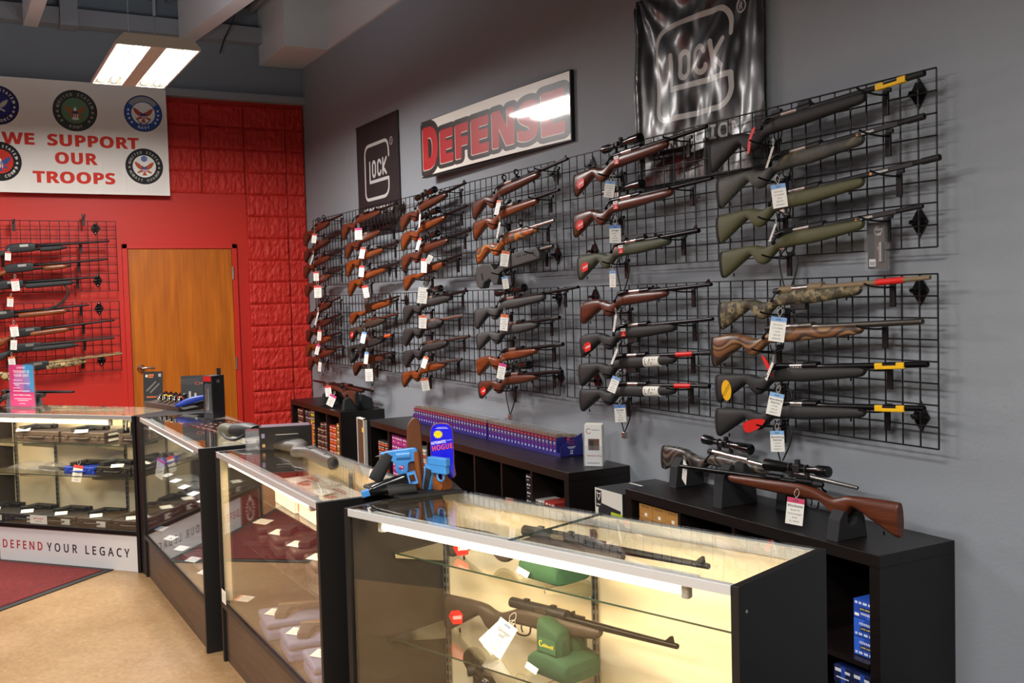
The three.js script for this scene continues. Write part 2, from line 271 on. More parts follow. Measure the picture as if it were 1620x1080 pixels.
// ───────────── ceiling lights ─────────────
FIXTURES.forEach(([x, y, z], i) => {
  const t = thing('ceiling_light', i === 0 ? 'white four tube fluorescent fixture hanging in view before the banner' : `white four tube fluorescent fixture out of view, ${['', 'placed to light the grey wall', 'placed to light the red wall', 'placed to light the middle of the shop', 'placed to light the front of the shop'][i]}`, 'light', [x, y, z], 0);
  const W = 0.25, hl = 0.61;
  const prof = [[-W, 0], [-W, 0.018], [-W + 0.05, 0.07], [W - 0.05, 0.07], [W, 0.018], [W, 0], [W - 0.012, 0], [W - 0.06, 0.055], [-W + 0.06, 0.055], [-W + 0.012, 0]];
  part(t, 'housing', ext(prof, 2 * hl), M.white);
  for (const s of [-1, 1]) part(t, 'end_cap', merged(ext([[-W, 0], [-W, 0.018], [-W + 0.05, 0.072], [W - 0.05, 0.072], [W, 0.018], [W, 0]], 0.012, 0.002).translate(0, 0, s * hl)), M.offWhite);
  part(t, 'spine', span(-0.05, 0.05, 0, 0.055, -hl, hl, 0.006), M.offWhite);
  for (const c of [-0.145, 0.145]) {
    part(t, 'divider', span(c - 0.004, c + 0.004, 0.004, 0.05, -hl + 0.02, hl - 0.02), M.white);
    for (const s of [-0.045, 0.045]) { part(t, 'fluorescent_tube', rod([c + s, 0.024, -hl + 0.03], [c + s, 0.024, hl - 0.03], 0.013, 12), M.tubeRoom); for (const e of [-1, 1]) part(t, 'lamp_socket', box(0.03, 0.03, 0.02, 0, 0, 0.03, 0), M.white).position.set(c + s, 0, e * (hl - 0.02)); }
    areaLight(OVERHEAD_COLOR, OVERHEAD, 0.17, 1.16, [x + c, y + 0.006, z], [x + c, 0, z]);
    part(t, 'unseen_uplight', span(c - 0.03, c + 0.03, 0.071, 0.073, -hl + 0.1, hl - 0.1), M.unseenUplight); areaLight(UPLIGHT_COLOR, UPLIGHT, 0.06, 1.0, [x + c, y + 0.076, z], [x + c, 9, z]);  // unseen glowing strip and upward lamp, placed to brighten ceiling and upper walls
  }
  for (const s of [-1, 1]) part(t, 'hanger', rod([0, 0.07, s * 0.5], [0, 1.19, s * 0.5], 0.0025), M.steel);
});

// ───────────── banners and signs ─────────────
function star(g, x, y, r) { g.beginPath(); for (let i = 0; i < 10; i++) { const a = -Math.PI / 2 + i * Math.PI / 5, q = i % 2 ? r * 0.42 : r; g.lineTo(x + q * Math.cos(a), y + q * Math.sin(a)); } g.fill(); }
function ringText(g, text, x, y, r, a0, step, up) { for (let i = 0; i < text.length; i++) { const a = a0 + (i - (text.length - 1) / 2) * step * (up ? 1 : -1); g.save(); g.translate(x + r * Math.sin(a), y - r * Math.cos(a)); g.rotate(up ? a : a + Math.PI); g.fillText(text[i], 0, 0); g.restore(); } }
function eagle(g, x, y, s, body, shield) {
  g.fillStyle = body;
  for (const k of [-1, 1]) {
    g.beginPath(); g.moveTo(x + k * 0.08 * s, y + 0.12 * s); g.bezierCurveTo(x + k * 0.5 * s, y + 0.18 * s, x + k * 0.85 * s, y - 0.15 * s, x + k * 0.95 * s, y - 0.72 * s); g.lineTo(x + k * 0.8 * s, y - 0.6 * s); g.lineTo(x + k * 0.74 * s, y - 0.7 * s); g.lineTo(x + k * 0.62 * s, y - 0.5 * s); g.lineTo(x + k * 0.52 * s, y - 0.56 * s); g.bezierCurveTo(x + k * 0.4 * s, y - 0.3 * s, x + k * 0.22 * s, y - 0.3 * s, x, y - 0.2 * s); g.fill();
    g.beginPath(); g.moveTo(x + k * 0.1 * s, y + 0.26 * s); g.lineTo(x + k * 0.62 * s, y + 0.5 * s); g.lineTo(x + k * 0.7 * s, y + 0.36 * s); g.lineTo(x + k * 0.3 * s, y + 0.14 * s); g.fill();
  }
  g.beginPath(); g.moveTo(x - 0.22 * s, y + 0.7 * s); g.lineTo(x, y + 0.2 * s); g.lineTo(x + 0.22 * s, y + 0.7 * s); g.fill();
  g.fillStyle = '#efeeea'; g.beginPath(); g.ellipse(x, y - 0.34 * s, 0.13 * s, 0.17 * s, 0, 0, 7); g.fill();
  g.fillStyle = shield; g.fillRect(x - 0.24 * s, y - 0.16 * s, 0.48 * s, 0.24 * s); for (let i = 0; i < 6; i++) { g.fillStyle = i % 2 ? '#e8e6e0' : '#b53a35'; g.fillRect(x - 0.24 * s + i * 0.08 * s, y + 0.08 * s, 0.08 * s, 0.3 * s); }
}
T.troops = print(1524, 970, (g, w, h) => {
  g.fillStyle = '#efe9e2'; g.fillRect(0, 0, w, h); g.textAlign = 'center'; g.textBaseline = 'middle';
  g.fillStyle = '#d83a2c'; g.strokeStyle = '#d83a2c'; g.lineWidth = 5; g.lineJoin = 'round'; g.font = 'bold 132px sans-serif'; const wide = (t, x, y, tw) => { g.save(); g.translate(x, y); g.scale(tw / g.measureText(t).width, 1); g.fillText(t, 0, 0); g.strokeText(t, 0, 0); g.restore(); }; wide('WE  SUPPORT', 0.478 * w, 0.53 * h, 0.715 * w); wide('OUR', 0.492 * w, 0.688 * h, 0.225 * w); wide('TROOPS', 0.483 * w, 0.86 * h, 0.435 * w);
  const seal = (x, y, r, rim, field, name, top, ink) => {
    g.fillStyle = '#2b2b2b'; g.beginPath(); g.arc(x, y, r, 0, 7); g.fill(); g.fillStyle = rim; g.beginPath(); g.arc(x, y, r * 0.96, 0, 7); g.fill(); g.fillStyle = field; g.beginPath(); g.arc(x, y, r * 0.62, 0, 7); g.fill();
    g.fillStyle = ink; g.font = `bold ${0.2 * r}px sans-serif`; if (top) ringText(g, top, x, y, r * 0.79, 0, 0.21, true); ringText(g, name, x, y, r * 0.79, Math.PI, 0.21, false);
    for (const k of [-1, 1]) for (let i = 0; i < 4; i++) { const a = k * (1.35 + 0.3 * i); star(g, x + r * 0.79 * Math.sin(a), y - r * 0.79 * Math.cos(a), r * 0.09); }
  };
  seal(0.5 * w, 0.26 * h, 178, '#3c3e3b', '#5f8464', 'ARMY', 'UNITED STATES', '#a9a79f'); eagle(g, 0.5 * w, 0.28 * h, 92, '#a8643c', '#2c4170'); g.fillStyle = '#d9dfd6'; g.beginPath(); g.ellipse(0.5 * w, 0.33 * h, 30, 13, 0, 0, 7); g.fill();
  seal(0.868 * w, 0.25 * h, 162, '#2f55a4', '#f1efea', 'NAVY', '', '#eceae6'); g.fillStyle = '#9a9a98'; g.beginPath(); g.arc(0.868 * w, 0.25 * h, 150, Math.PI * 1.2, Math.PI * 1.8); g.arc(0.868 * w, 0.25 * h, 108, Math.PI * 1.8, Math.PI * 1.2, true); g.fill();
  eagle(g, 0.868 * w, 0.265 * h, 92, '#b5543c', '#2f4f96'); g.strokeStyle = '#3a3f46'; g.lineWidth = 7; g.beginPath(); g.arc(0.868 * w, 0.29 * h, 54, 0.2, 2.94); g.moveTo(0.845 * w, 0.345 * h); g.lineTo(0.89 * w, 0.345 * h); g.stroke();
  seal(0.862 * w, 0.735 * h, 160, '#232426', '#f1efea', 'COAST GUARD', 'UNITED STATES', '#b9b5ab'); eagle(g, 0.862 * w, 0.755 * h, 88, '#c2552f', '#3d55a8'); g.fillStyle = '#6c7fb4'; g.beginPath(); g.arc(0.862 * w, 0.665 * h, 27, 0, 7); g.fill();
  seal(0.105 * w, 0.25 * h, 165, '#26245c', '#2f2f7a', 'AIR FORCE', 'UNITED STATES', '#e9e6dd'); eagle(g, 0.105 * w, 0.26 * h, 88, '#c9c6bb', '#b0a98f');
  seal(0.105 * w, 0.735 * h, 165, '#1d1d1f', '#d23a2b', 'MARINE CORPS', 'UNITED STATES', '#eceae4'); eagle(g, 0.105 * w, 0.755 * h, 88, '#3c58a2', '#9a9a9c');
});
function cloth(w, h, nx, ny, dz) { const g = new THREE.PlaneGeometry(w, h, nx, ny), p = g.attributes.position; for (let i = 0; i < p.count; i++) p.setZ(i, dz(p.getX(i) / w + 0.5, 0.5 - p.getY(i) / h)); g.computeVertexNormals(); return g; }
{
  const fold = (u) => Math.exp(-Math.pow(((u * 8 + 0.5) % 1 - 0.5) / 0.05, 2));
  const b = thing('troops_banner', 'white cloth banner with five round seals and red support lettering', 'banner', [-1.977, 3.095, -7.2]);
  part(b, 'cloth', cloth(1.524, 0.965, 120, 70, (u, v) => 0.012 * fbm(u, v * 0.6, 6, 5, 201, 3) + 0.003 * fold(u) + 0.002 * fold(v * 0.6) + 0.012 * v * fbm(u, v, 9, 2, 205, 2) - 0.01), printed(T.troops, 0.85, { side: THREE.DoubleSide }));
  for (const x of [-0.75, 0.75]) part(b, 'grommet', new THREE.TorusGeometry(0.008, 0.003, 6, 14).translate(x, 0.47, 0.004), M.steel);
}
function pistolMark(g, w, h, bg) { // the outlined letter with the four letters inside
  g.fillStyle = bg; g.fillRect(0, 0, w, h);
  const X = (u) => u * w, Y = (v) => v * h; g.strokeStyle = g.fillStyle = '#b9b7b4'; g.lineCap = 'round'; g.lineJoin = 'round'; g.lineWidth = 0.029 * w;
  g.beginPath(); g.moveTo(X(0.775), Y(0.335)); g.bezierCurveTo(X(0.775), Y(0.24), X(0.75), Y(0.2), X(0.68), Y(0.2)); g.lineTo(X(0.29), Y(0.2)); g.quadraticCurveTo(X(0.2), Y(0.21), X(0.2), Y(0.3)); g.lineTo(X(0.2), Y(0.59)); g.quadraticCurveTo(X(0.2), Y(0.675), X(0.28), Y(0.675)); g.lineTo(X(0.64), Y(0.675)); g.quadraticCurveTo(X(0.755), Y(0.675), X(0.765), Y(0.59)); g.lineTo(X(0.765), Y(0.525)); g.lineTo(X(0.318), Y(0.525)); g.lineTo(X(0.318), Y(0.35)); g.stroke();
  g.beginPath(); g.roundRect(X(0.385), Y(0.352), X(0.068), Y(0.128), X(0.034)); g.stroke();
  g.beginPath(); g.arc(X(0.548), Y(0.392), X(0.038), -0.3, Math.PI, true); g.lineTo(X(0.51), Y(0.44)); g.arc(X(0.548), Y(0.44), X(0.038), Math.PI, 0.3, true); g.stroke();
  g.beginPath(); g.moveTo(X(0.635), Y(0.35)); g.lineTo(X(0.635), Y(0.478)); g.moveTo(X(0.715), Y(0.352)); g.lineTo(X(0.64), Y(0.425)); g.lineTo(X(0.71), Y(0.48)); g.stroke();
  g.lineWidth = 0.007 * w; g.beginPath(); g.arc(X(0.838), Y(0.225), X(0.031), 0, 7); g.stroke(); g.font = `${0.045 * w}px sans-serif`; g.textAlign = 'center'; g.textBaseline = 'middle'; g.fillText('R', X(0.838), Y(0.227));
  g.font = `bold ${0.1 * w}px sans-serif`; g.save(); g.translate(X(0.488), Y(0.79)); g.scale(0.7 * w / g.measureText('PERFECTION').width, 1); g.fillText('PERFECTION', 0, 0); g.restore();
}
T.mark = print(900, 900, (g, w, h) => pistolMark(g, w, h, '#0d0c0d'));
T.markPlum = print(512, 512, (g, w, h) => { pistolMark(g, w, h, '#1c1013'); });
{
  const vinyl = phys(0xffffff, 0.38, { map: T.mark, side: THREE.DoubleSide, clearcoat: 0.35, clearcoatRoughness: 0.2 });
  const b = thing('vinyl_banner', 'crumpled glossy black banner with big silver letter mark behind the wire panel', 'banner', [0.052, 2.61, -1.345], -Math.PI / 2);
  part(b, 'vinyl', cloth(0.92, 0.91, 110, 110, (u, v) => {
    const d1 = Math.hypot(u - 0.03, v), d2 = Math.hypot(u - 0.97, v), a2 = Math.atan2(0.97 - u, v + 0.05), a1 = Math.atan2(u - 0.03, v + 0.05);
    return 0.009 * Math.sin(a2 * 19) * Math.min(1, d2 * 2) * Math.exp(-d2 * 0.8) + 0.005 * Math.sin(a1 * 15) * Math.exp(-d1) + 0.03 * fbm(u * 1.0, v, 6, 3, 211, 3) - 0.012 + 0.006 * Math.exp(-Math.pow((u - 0.04) / 0.02, 2)) * (1 + fbm(u, v, 3, 40, 214, 2)) + 0.008 * Math.max(0, v - 0.55) * Math.sin(u * 21 + 2);
  }), vinyl);
  for (const x of [-0.44, 0.44]) part(b, 'grommet', new THREE.TorusGeometry(0.009, 0.003, 6, 14).translate(x, 0.44, 0.006), M.steel);
  part(b, 'hem_rod', rod([-0.45, -0.455, 0], [0.45, -0.455, 0], 0.008), M.blackGloss);
  const c = thing('fabric_banner', 'flat dark plum banner with pale letter mark beside the red wall', 'banner', [0.07, 2.61, -5.37], -Math.PI / 2);
  part(c, 'fabric', cloth(0.91, 0.92, 24, 24, (u, v) => 0.004 * fbm(u, v, 3, 3, 221, 2)), printed(T.markPlum, 0.75, { side: THREE.DoubleSide }));
  part(c, 'top_rod', rod([-0.455, 0.46, 0.002], [0.455, 0.46, 0.002], 0.006), M.black);
}
T.defense = print(1488, 300, (g, w, h) => {
  g.fillStyle = '#e8e4da'; g.fillRect(0, 0, w, h); g.lineJoin = 'round'; g.textBaseline = 'alphabetic'; g.textAlign = 'left';
  const L = [['D', 34, 186, 236, 262], ['E', 256, 148, 186, 252], ['F', 440, 138, 186, 252], ['E', 620, 168, 186, 252], ['N', 832, 202, 186, 250], ['S', 1072, 168, 192, 252], ['E', 1278, 172, 204, 256]];
  const draw = (grow, color, dx = 0, dy = 0) => { for (const [c, x, lw, lh, base] of L) { g.font = 'bold 200px sans-serif'; const m = g.measureText(c), a = m.actualBoundingBoxAscent, b = m.actualBoundingBoxRight + m.actualBoundingBoxLeft; g.save(); g.translate(x + dx, base + dy - (lh - 12) * 0.03); g.scale((lw - 14) / b, (lh - 24) / a); g.translate(m.actualBoundingBoxLeft, 0); g.strokeStyle = g.fillStyle = color; g.lineWidth = grow; g.strokeText(c, 0, 0); g.fillText(c, 0, 0); g.restore(); } };
  draw(64, '#0e0c0c'); draw(17, '#d8d2c6', -4, 4); draw(16, '#b01018');
});
{
  const s = thing('defense_sign', 'long white framed sign with red block letters on black', 'sign', [0.036, 2.676, -3.355], -Math.PI / 2 + 0.042);
  part(s, 'frame', box(1.872, 0.39, 0.04, 0.003), M.black);
  const f = new THREE.PlaneGeometry(1.856, 0.374, 60, 4), q = f.attributes.position; for (let i = 0; i < q.count; i++) { const u = q.getX(i) / 0.928; q.setZ(i, 0.021 + 0.016 * (1 - u * u)); } f.computeVertexNormals();
  part(s, 'face', f, phys(0xffffff, 0.4, { map: T.defense, clearcoat: 0.6, clearcoatRoughness: 0.06 }));
}

// ───────────── wire panels ─────────────
const IN = 0.0254;
const wireV = rod([0, 0, 0], [0, 24 * IN, 0], 0.0032, 6);
function wirePanel(label, pos, turn, cells, group) {
  const t = thing('wire_panel', label, 'wire panel', pos, turn, group), w = cells * 3 * IN, g = rod([-w / 2 - 0.004, 0, 0.005], [w / 2 + 0.004, 0, 0.005], 0.0032, 6);
  for (let i = 0; i <= cells; i++) part(t, 'wire', wireV, M.wire).position.x = -w / 2 + i * 3 * IN;
  for (let k = 0; k <= 8; k++) part(t, 'wire', g, M.wire).position.y = k * 3 * IN;
  return t;
}
function wallClip(label, pos, turn) { // diamond plate that carries a panel
  const t = thing('panel_bracket', label, 'bracket', pos, turn);
  part(t, 'plate', ext([[0, 0.058], [0.036, 0.004], [0.036, -0.004], [0, -0.058], [-0.036, -0.004], [-0.036, 0.004]], 0.005, 0.001).translate(0, 0, -0.03), M.blackGloss);
  part(t, 'screw', merged(...[-0.042, 0.042].map((y) => new THREE.SphereGeometry(0.007, 8, 6).scale(1, 1, 0.5).translate(0, y, -0.027))), M.steel);
  part(t, 'arm', merged(box(0.026, 0.014, 0.04, 0.002, 0, 0, -0.012), rod([-0.036, 0, -0.022], [0.036, 0, -0.022], 0.007)), M.blackGloss);
}
const PZ = [[-1.2192, 32], [-3.7338, 32], [-5.945, 24]], RACK = { U: 1.064 + 24 * IN + 0.0928, L: 1.064 };
const PN = ['beside the short end', 'in the middle', 'next to the red wall'];
PZ.forEach(([z, n], i) => { for (const k of ['U', 'L']) wirePanel(`${k === 'U' ? 'upper' : 'lower'} black wire grid panel on the grey wall, ${PN[i]}`, [0, RACK[k], z], -Math.PI / 2, n); });
for (const k of ['U', 'L']) {
  wirePanel(`${k === 'U' ? 'upper' : 'lower'} black wire grid panel on the red wall`, [-1.6886 - 12 * 3 * IN, RACK[k], -7.209], 0, 24);
  const y = RACK[k], u = k === 'U' ? 'upper' : 'lower';
  for (const [h, w] of [[7, 'top'], [1, 'bottom']]) {
    for (const [z, where] of [[-0.135, 'at the free end'], [-2.25, 'between columns four and five'], [-2.63, 'past the fourth column'], [-4.87, 'at the third column'], [-5.2, 'past the second column']]) wallClip(`black diamond bracket, ${w} of the ${u} grey wall panel, ${where}`, [0.045, y + h * 3 * IN + 0.02, z], -Math.PI / 2);
    wallClip(`black diamond bracket, ${w} of the ${u} panel on red wall`, [-1.845, y + h * 3 * IN + 0.02, -7.262], 0);
  }
}

// ───────────── long guns ─────────────
const SKIN = { walnut: 'walnut brown', amber: 'orange brown', darkwood: 'dark brown', syn: 'black', synGrey: 'charcoal grey', synGreen: 'grey green', olive: 'olive green', camoTan: 'tan camouflage', camoGrey: 'mottled grey', lamBrown: 'brown laminated', lamOrange: 'orange laminated', lamGrey: 'grey laminated', synBrown: 'dark brown', camoReed: 'reed camouflage' };
T.hex = print(192, 96, (g, w, h) => { g.fillStyle = '#e3261d'; g.fillRect(0, 0, w, h); g.strokeStyle = '#8c1410'; g.lineWidth = 4; g.beginPath(); g.ellipse(48, 50, 26, 20, 0, 0, 7); g.stroke(); g.fillStyle = '#fff'; g.font = 'italic bold 34px sans-serif'; g.textBaseline = 'middle'; g.fillText('SAVAGE', 52, 50, 116); });
T.oval = print(160, 192, (g, w, h) => { g.fillStyle = '#f0b412'; g.fillRect(0, 0, w, h); g.save(); g.translate(w / 2, h / 2); g.rotate(-0.75); g.fillStyle = '#181512'; g.font = 'bold 31px serif'; g.textAlign = 'center'; g.fillText('MOSSBERG', 0, 4); g.fillRect(-66, 14, 132, 4); g.restore(); });
T.redWhite = print(96, 112, (g, w, h) => { g.fillStyle = '#f2efe9'; g.fillRect(0, 0, w, 46); g.fillStyle = '#dc231c'; g.fillRect(0, 40, w, h); g.fillStyle = '#2a2a2a'; g.fillRect(14, 14, 66, 8); g.fillStyle = '#f6dcd8'; g.beginPath(); g.moveTo(52, 50); g.lineTo(38, 78); g.lineTo(62, 78); g.fill(); g.fillRect(16, 90, 64, 8); });
T.wrap = print(256, 128, (g, w, h) => { g.fillStyle = '#e9e5d8'; g.fillRect(0, 0, w, h); g.strokeStyle = '#1c1c1c'; g.lineWidth = 9; g.beginPath(); g.moveTo(34, 30); g.lineTo(30, 92); g.lineTo(60, 94); g.moveTo(88, 92); g.lineTo(112, 34); g.lineTo(132, 92); g.moveTo(150, 92); g.lineTo(160, 40); g.lineTo(184, 70); g.lineTo(206, 34); g.stroke(); g.fillRect(120, 50, 110, 20); });
T.barrelText = print(512, 40, (g, w, h) => { g.fillStyle = '#242424'; g.fillRect(0, 0, w, h); g.fillStyle = '#e89020'; g.beginPath(); g.arc(24, 20, 15, 0, 7); g.fill(); g.fillStyle = '#e6e3dc'; g.font = 'bold 34px sans-serif'; g.textBaseline = 'middle'; g.fillText('BERGARA', 80, 21, 330); });
const P_ = { hex: printed(T.hex, 0.4), oval: printed(T.oval, 0.4), redWhite: printed(T.redWhite, 0.4), wrap: printed(T.wrap, 0.5), barrelText: printed(T.barrelText, 0.4) };
const hexSticker = () => { const s = new THREE.Shape([[-0.036, 0.004], [-0.018, 0.018], [0.02, 0.018], [0.036, 0.006], [0.024, -0.018], [-0.022, -0.018]].map((p) => new THREE.Vector2(...p))); const g = new THREE.ExtrudeGeometry(s, { depth: 0.001, bevelEnabled: false }); return planarUV(g, 0.072, 0.036); };
function planarUV(g, w, h) { const p = g.attributes.position, uv = new Float32Array(p.count * 2); for (let i = 0; i < p.count; i++) { uv[2 * i] = p.getX(i) / w + 0.5; uv[2 * i + 1] = p.getY(i) / h + 0.5; } g.setAttribute('uv', new THREE.BufferAttribute(uv, 2)); return g; }
const hexG = hexSticker(), ovalG = planarUV(new THREE.CylinderGeometry(0.5, 0.5, 0.001, 28).rotateX(Math.PI / 2).scale(0.062, 0.088, 1), 0.062, 0.088);

function stockStations(style, L, bh, tip, d = 0) {
  const t = tip * L, hb = -0.02;
  const butt = style === 'monte' ? [[0.018, hb + 0.002, hb - bh, 0.018], [0.05, hb + 0.006, hb - bh * 0.88, 0.022], [0.13, hb + 0.01, hb - bh * 0.56, 0.024], [0.185, hb + 0.006, hb - bh * 0.36, 0.023]]
    : [[0.018, hb, hb - bh, 0.018], [0.05, hb + 0.001, hb - bh * 0.87, 0.021], [0.13, hb + 0.001, hb - bh * 0.55, 0.023], [0.185, hb, hb - bh * 0.34, 0.022]];
  const grip = style === 'straight' ? [[0.25, hb - 0.012, -0.07, 0.019], [0.31, -0.03, -0.064, 0.018], [0.36, -0.022, -0.058, 0.019]]
    : [[0.205, hb - 0.001, -0.067, 0.021], [0.226, hb - 0.003, -0.094, 0.021], [0.252, -0.031, -0.105, 0.02], [0.28, -0.036, -0.1, 0.0195], [0.31, -0.031, -0.079, 0.019], [0.345, -0.019, -0.058, 0.02]];
  const fore = style === 'straight' ? [[0.38, -0.018, -0.054, 0.02]]
    : [[0.385, -0.006, -0.056, 0.023], [0.44, 0.002, -0.054, 0.0255], [0.52, 0.002, -0.052 - d, 0.0255], [0.62, 0, -0.047 - d, 0.024], [t - 0.05, -0.003, -0.038 - d, 0.02], [t - 0.014, -0.005, -0.033 - d, 0.0165], [t, -0.009, -0.024 - d * 0.6, 0.01]];
  return [...butt, ...grip, ...fore];
}
function scopeParts(g, x, y, len = 0.31) {
  const s = part(g, 'scope', lathe([[0, 0.001], [0, 0.019], [0.004, 0.0215], [0.05, 0.021], [0.07, 0.0135], [0.1, 0.0128], [len - 0.13, 0.0128], [len - 0.08, 0.0215], [len, 0.0235], [len, 0.02], [len - 0.01, 0.001]], 18).translate(x, y, 0), M.blackGloss);
  part(s, 'turret', merged(rod([x + 0.15, y, 0], [x + 0.15, y + 0.032, 0], 0.011, 12), rod([x + 0.15, y, 0], [x + 0.15, y, 0.032], 0.011, 12), box(0.034, 0.034, 0.03, 0.006, x + 0.15, y, 0)), M.black);
  for (const q of [0.105, len - 0.125]) part(g, 'scope_ring', merged(new THREE.TorusGeometry(0.0145, 0.0035, 6, 18).rotateY(Math.PI / 2).translate(x + q, y, 0), box(0.014, y - 0.03, 0.016, 0.002, x + q, (y + 0.008) / 2, 0)), M.black);
}
function triggerParts(g, x, y, big) {
  part(g, 'trigger_guard', tube(big ? [[x - 0.055, y - 0.012, 0], [x - 0.07, y - 0.06, 0], [x - 0.02, y - 0.075, 0], [x + 0.02, y - 0.05, 0], [x + 0.03, y - 0.03, 0], [x + 0.062, y - 0.026, 0], [x + 0.075, y, 0]] : [[x - 0.03, y - 0.006, 0], [x - 0.024, y - 0.028, 0], [x + 0.006, y - 0.034, 0], [x + 0.038, y - 0.024, 0], [x + 0.048, y + 0.004, 0]], 0.003, 22), M.blued);
  part(g, 'trigger', tube([[x + 0.006, y + 0.004, 0], [x + 0.002, y - 0.012, 0], [x + 0.008, y - 0.024, 0]], 0.0025, 8), M.blued);
}
const gunGeo = {};
function buildGun(g, o) { // x along the barrel from the butt, y up, +z the side with the bolt; the bore is y = 0
  const { L, bh = 0.122, tip = 0.75, style = 'classic', stock = 'walnut', metal = 'blued' } = o, mt = M[metal], t = tip * L, sm = M[stock];
  const wood = ['walnut', 'amber', 'darkwood', 'lamBrown', 'lamOrange', 'lamGrey'].includes(stock);
  let bx = 0.5;
  if (style === 'thumb') {
    part(g, 'stock', ext(smooth([[0.02, -0.03], [0.02, -0.15], [0.07, -0.15], [0.16, -0.115], [0.23, -0.09], [0.27, -0.13], [0.3, -0.125], [0.33, -0.075], [0.4, -0.056], [0.6, -0.05], [t, -0.035], [t, -0.005], [0.42, 0.004], [0.36, -0.012], [0.3, -0.032], [0.22, -0.016], [0.1, -0.016]], 4), 0.042, 0.008, [smooth([[0.075, -0.055], [0.085, -0.115], [0.15, -0.092], [0.21, -0.062], [0.2, -0.045]], 4)]), sm);
  } else if (style === 'chassis') {
    part(g, 'stock', ext([[0.02, -0.005], [0.02, -0.13], [0.06, -0.145], [0.1, -0.145], [0.12, -0.115], [0.2, -0.1], [0.24, -0.14], [0.29, -0.145], [0.33, -0.08], [0.4, -0.065], [t - 0.01, -0.055], [t, -0.03], [t - 0.03, 0.016], [0.46, 0.018], [0.42, -0.005], [0.34, -0.02], [0.31, -0.045], [0.26, -0.05], [0.22, -0.008], [0.12, 0.004]], 0.05, 0.008, [[[0.09, -0.06], [0.1, -0.1], [0.112, -0.1], [0.102, -0.06]]]), sm);
    part(g, 'forend_slot', merged(...[0, 1, 2].map((i) => box(0.05, 0.008, 0.004, 0, t - 0.24 + i * 0.075, -0.008, 0.025))), M.black);
  } else if (style === 'lever') {
    part(g, 'stock', loft([...stockStations('straight', L, bh, tip)]), sm);
    part(g, 'receiver', span(0.36, 0.53, -0.056, 0.014, -0.016, 0.016, 0.006), mt);
    part(g, 'forend', loft([[0.53, -0.004, -0.05, 0.019], [0.6, -0.003, -0.052, 0.021], [t - 0.02, -0.006, -0.046, 0.018], [t, -0.01, -0.042, 0.016]]), sm);
    part(g, 'magazine_tube', rod([0.53, -0.024, 0], [L - 0.03, -0.024, 0], 0.0085, 12), mt);
    triggerParts(g, 0.4, -0.055, true); bx = 0.53;
  } else if (style === 'pump') {
    part(g, 'stock', loft(stockStations('classic', L, bh, tip).slice(0, 9).concat([[0.37, -0.016, -0.058, 0.018]])), sm);
    part(g, 'receiver', loft([[0.36, 0.004, -0.05, 0.014], [0.4, 0.026, -0.05, 0.017], [0.56, 0.026, -0.048, 0.017], [0.585, 0.018, -0.044, 0.015]], { ex: 4, sub: 2 }), M.matteMetal);
    part(g, 'ejection_port', box(0.065, 0.02, 0.003, 0, 0.5, 0.006, 0.0165), M.steel);
    part(g, 'forend', loft([[o.f0, -0.014, -0.05, 0.018], [o.f0 + 0.02, -0.01, -0.054, 0.023], [(o.f0 + t) / 2, -0.009, -0.054, 0.0235], [t - 0.02, -0.01, -0.05, 0.021], [t, -0.016, -0.044, 0.015]]), sm);
    part(g, 'magazine_tube', rod([0.58, -0.03, 0], [t + 0.03, -0.03, 0], 0.011, 12), M[metal]);
    part(g, 'rib', box(L - 0.6, 0.004, 0.008, 0, 0.59 + (L - 0.6) / 2, 0.016, 0), M[metal]);
    triggerParts(g, 0.4, -0.05); bx = 0.57;
  } else {
    part(g, 'stock', loft(stockStations(style, L, bh, tip, wood ? 0 : 0.004)), sm);
    if (o.sling !== false) part(g, 'sling_stud', merged(rod([0.07, -0.02 - bh * 0.88, 0], [0.07, -0.034 - bh * 0.88, 0], 0.0035), rod([t - 0.07, -0.036, 0], [t - 0.07, -0.055, 0], 0.0035)), M.blued);
  }
  part(g, 'butt_pad', loft([[0, -0.021, -0.019 - bh, 0.017], [0.008, -0.02, -0.02 - bh, 0.019], [0.018, -0.02, -0.02 - bh, 0.019]], { sub: 1 }), o.padMat ? M[o.padMat] : M.pad);
  if (style === 'semi') { part(g, 'receiver', merged(rod([0.35, 0.008, 0], [0.6, 0.008, 0], 0.0165, 16), box(0.02, 0.008, 0.014, 0.002, 0.42, 0.026, 0), box(0.02, 0.008, 0.014, 0.002, 0.54, 0.026, 0)), M.matteMetal); part(g, 'ejection_port', box(0.05, 0.014, 0.004, 0, 0.5, 0.01, 0.0155), M.greyMetal); triggerParts(g, 0.385, -0.056); bx = 0.59; } else if (style !== 'lever' && style !== 'pump') {
    part(g, 'receiver', merged(rod([0.372, 0.006, 0], [0.455, 0.006, 0], 0.0155, 14), rod([0.525, 0.006, 0], [0.6, 0.006, 0], 0.016, 14), rod([0.45, 0.002, -0.004], [0.53, 0.002, -0.004], 0.013, 12)), mt);
    const b = part(g, 'bolt', o.fluted ? merged(...[0, 1, 2, 3, 4, 5].map((i) => rod([0.448 + i * 0.0135, -0.002, 0.012], [0.458 + i * 0.0135, 0.014, 0.008], 0.0035)), rod([0.445, 0.007, 0.004], [0.53, 0.007, 0.004], 0.0105, 12)) : rod([0.445, 0.007, 0.004], [0.53, 0.007, 0.004], 0.0125, 12), M.steel);
    part(b, 'bolt_handle', merged(tube([[0.385, 0.004, 0.012], [0.38, -0.004, 0.034], [0.368, -0.026, 0.044]], 0.0038, 8), new THREE.SphereGeometry(0.0088, 10, 8).translate(0.366, -0.032, 0.046)), mt === M.tanMetal ? M.matteMetal : M.blued);
    part(g, 'bolt_shroud', lathe([[0.33, 0.006], [0.336, 0.012], [0.372, 0.014]], 12).translate(0, 0.004, 0), M.black);
    triggerParts(g, 0.385, -0.056);
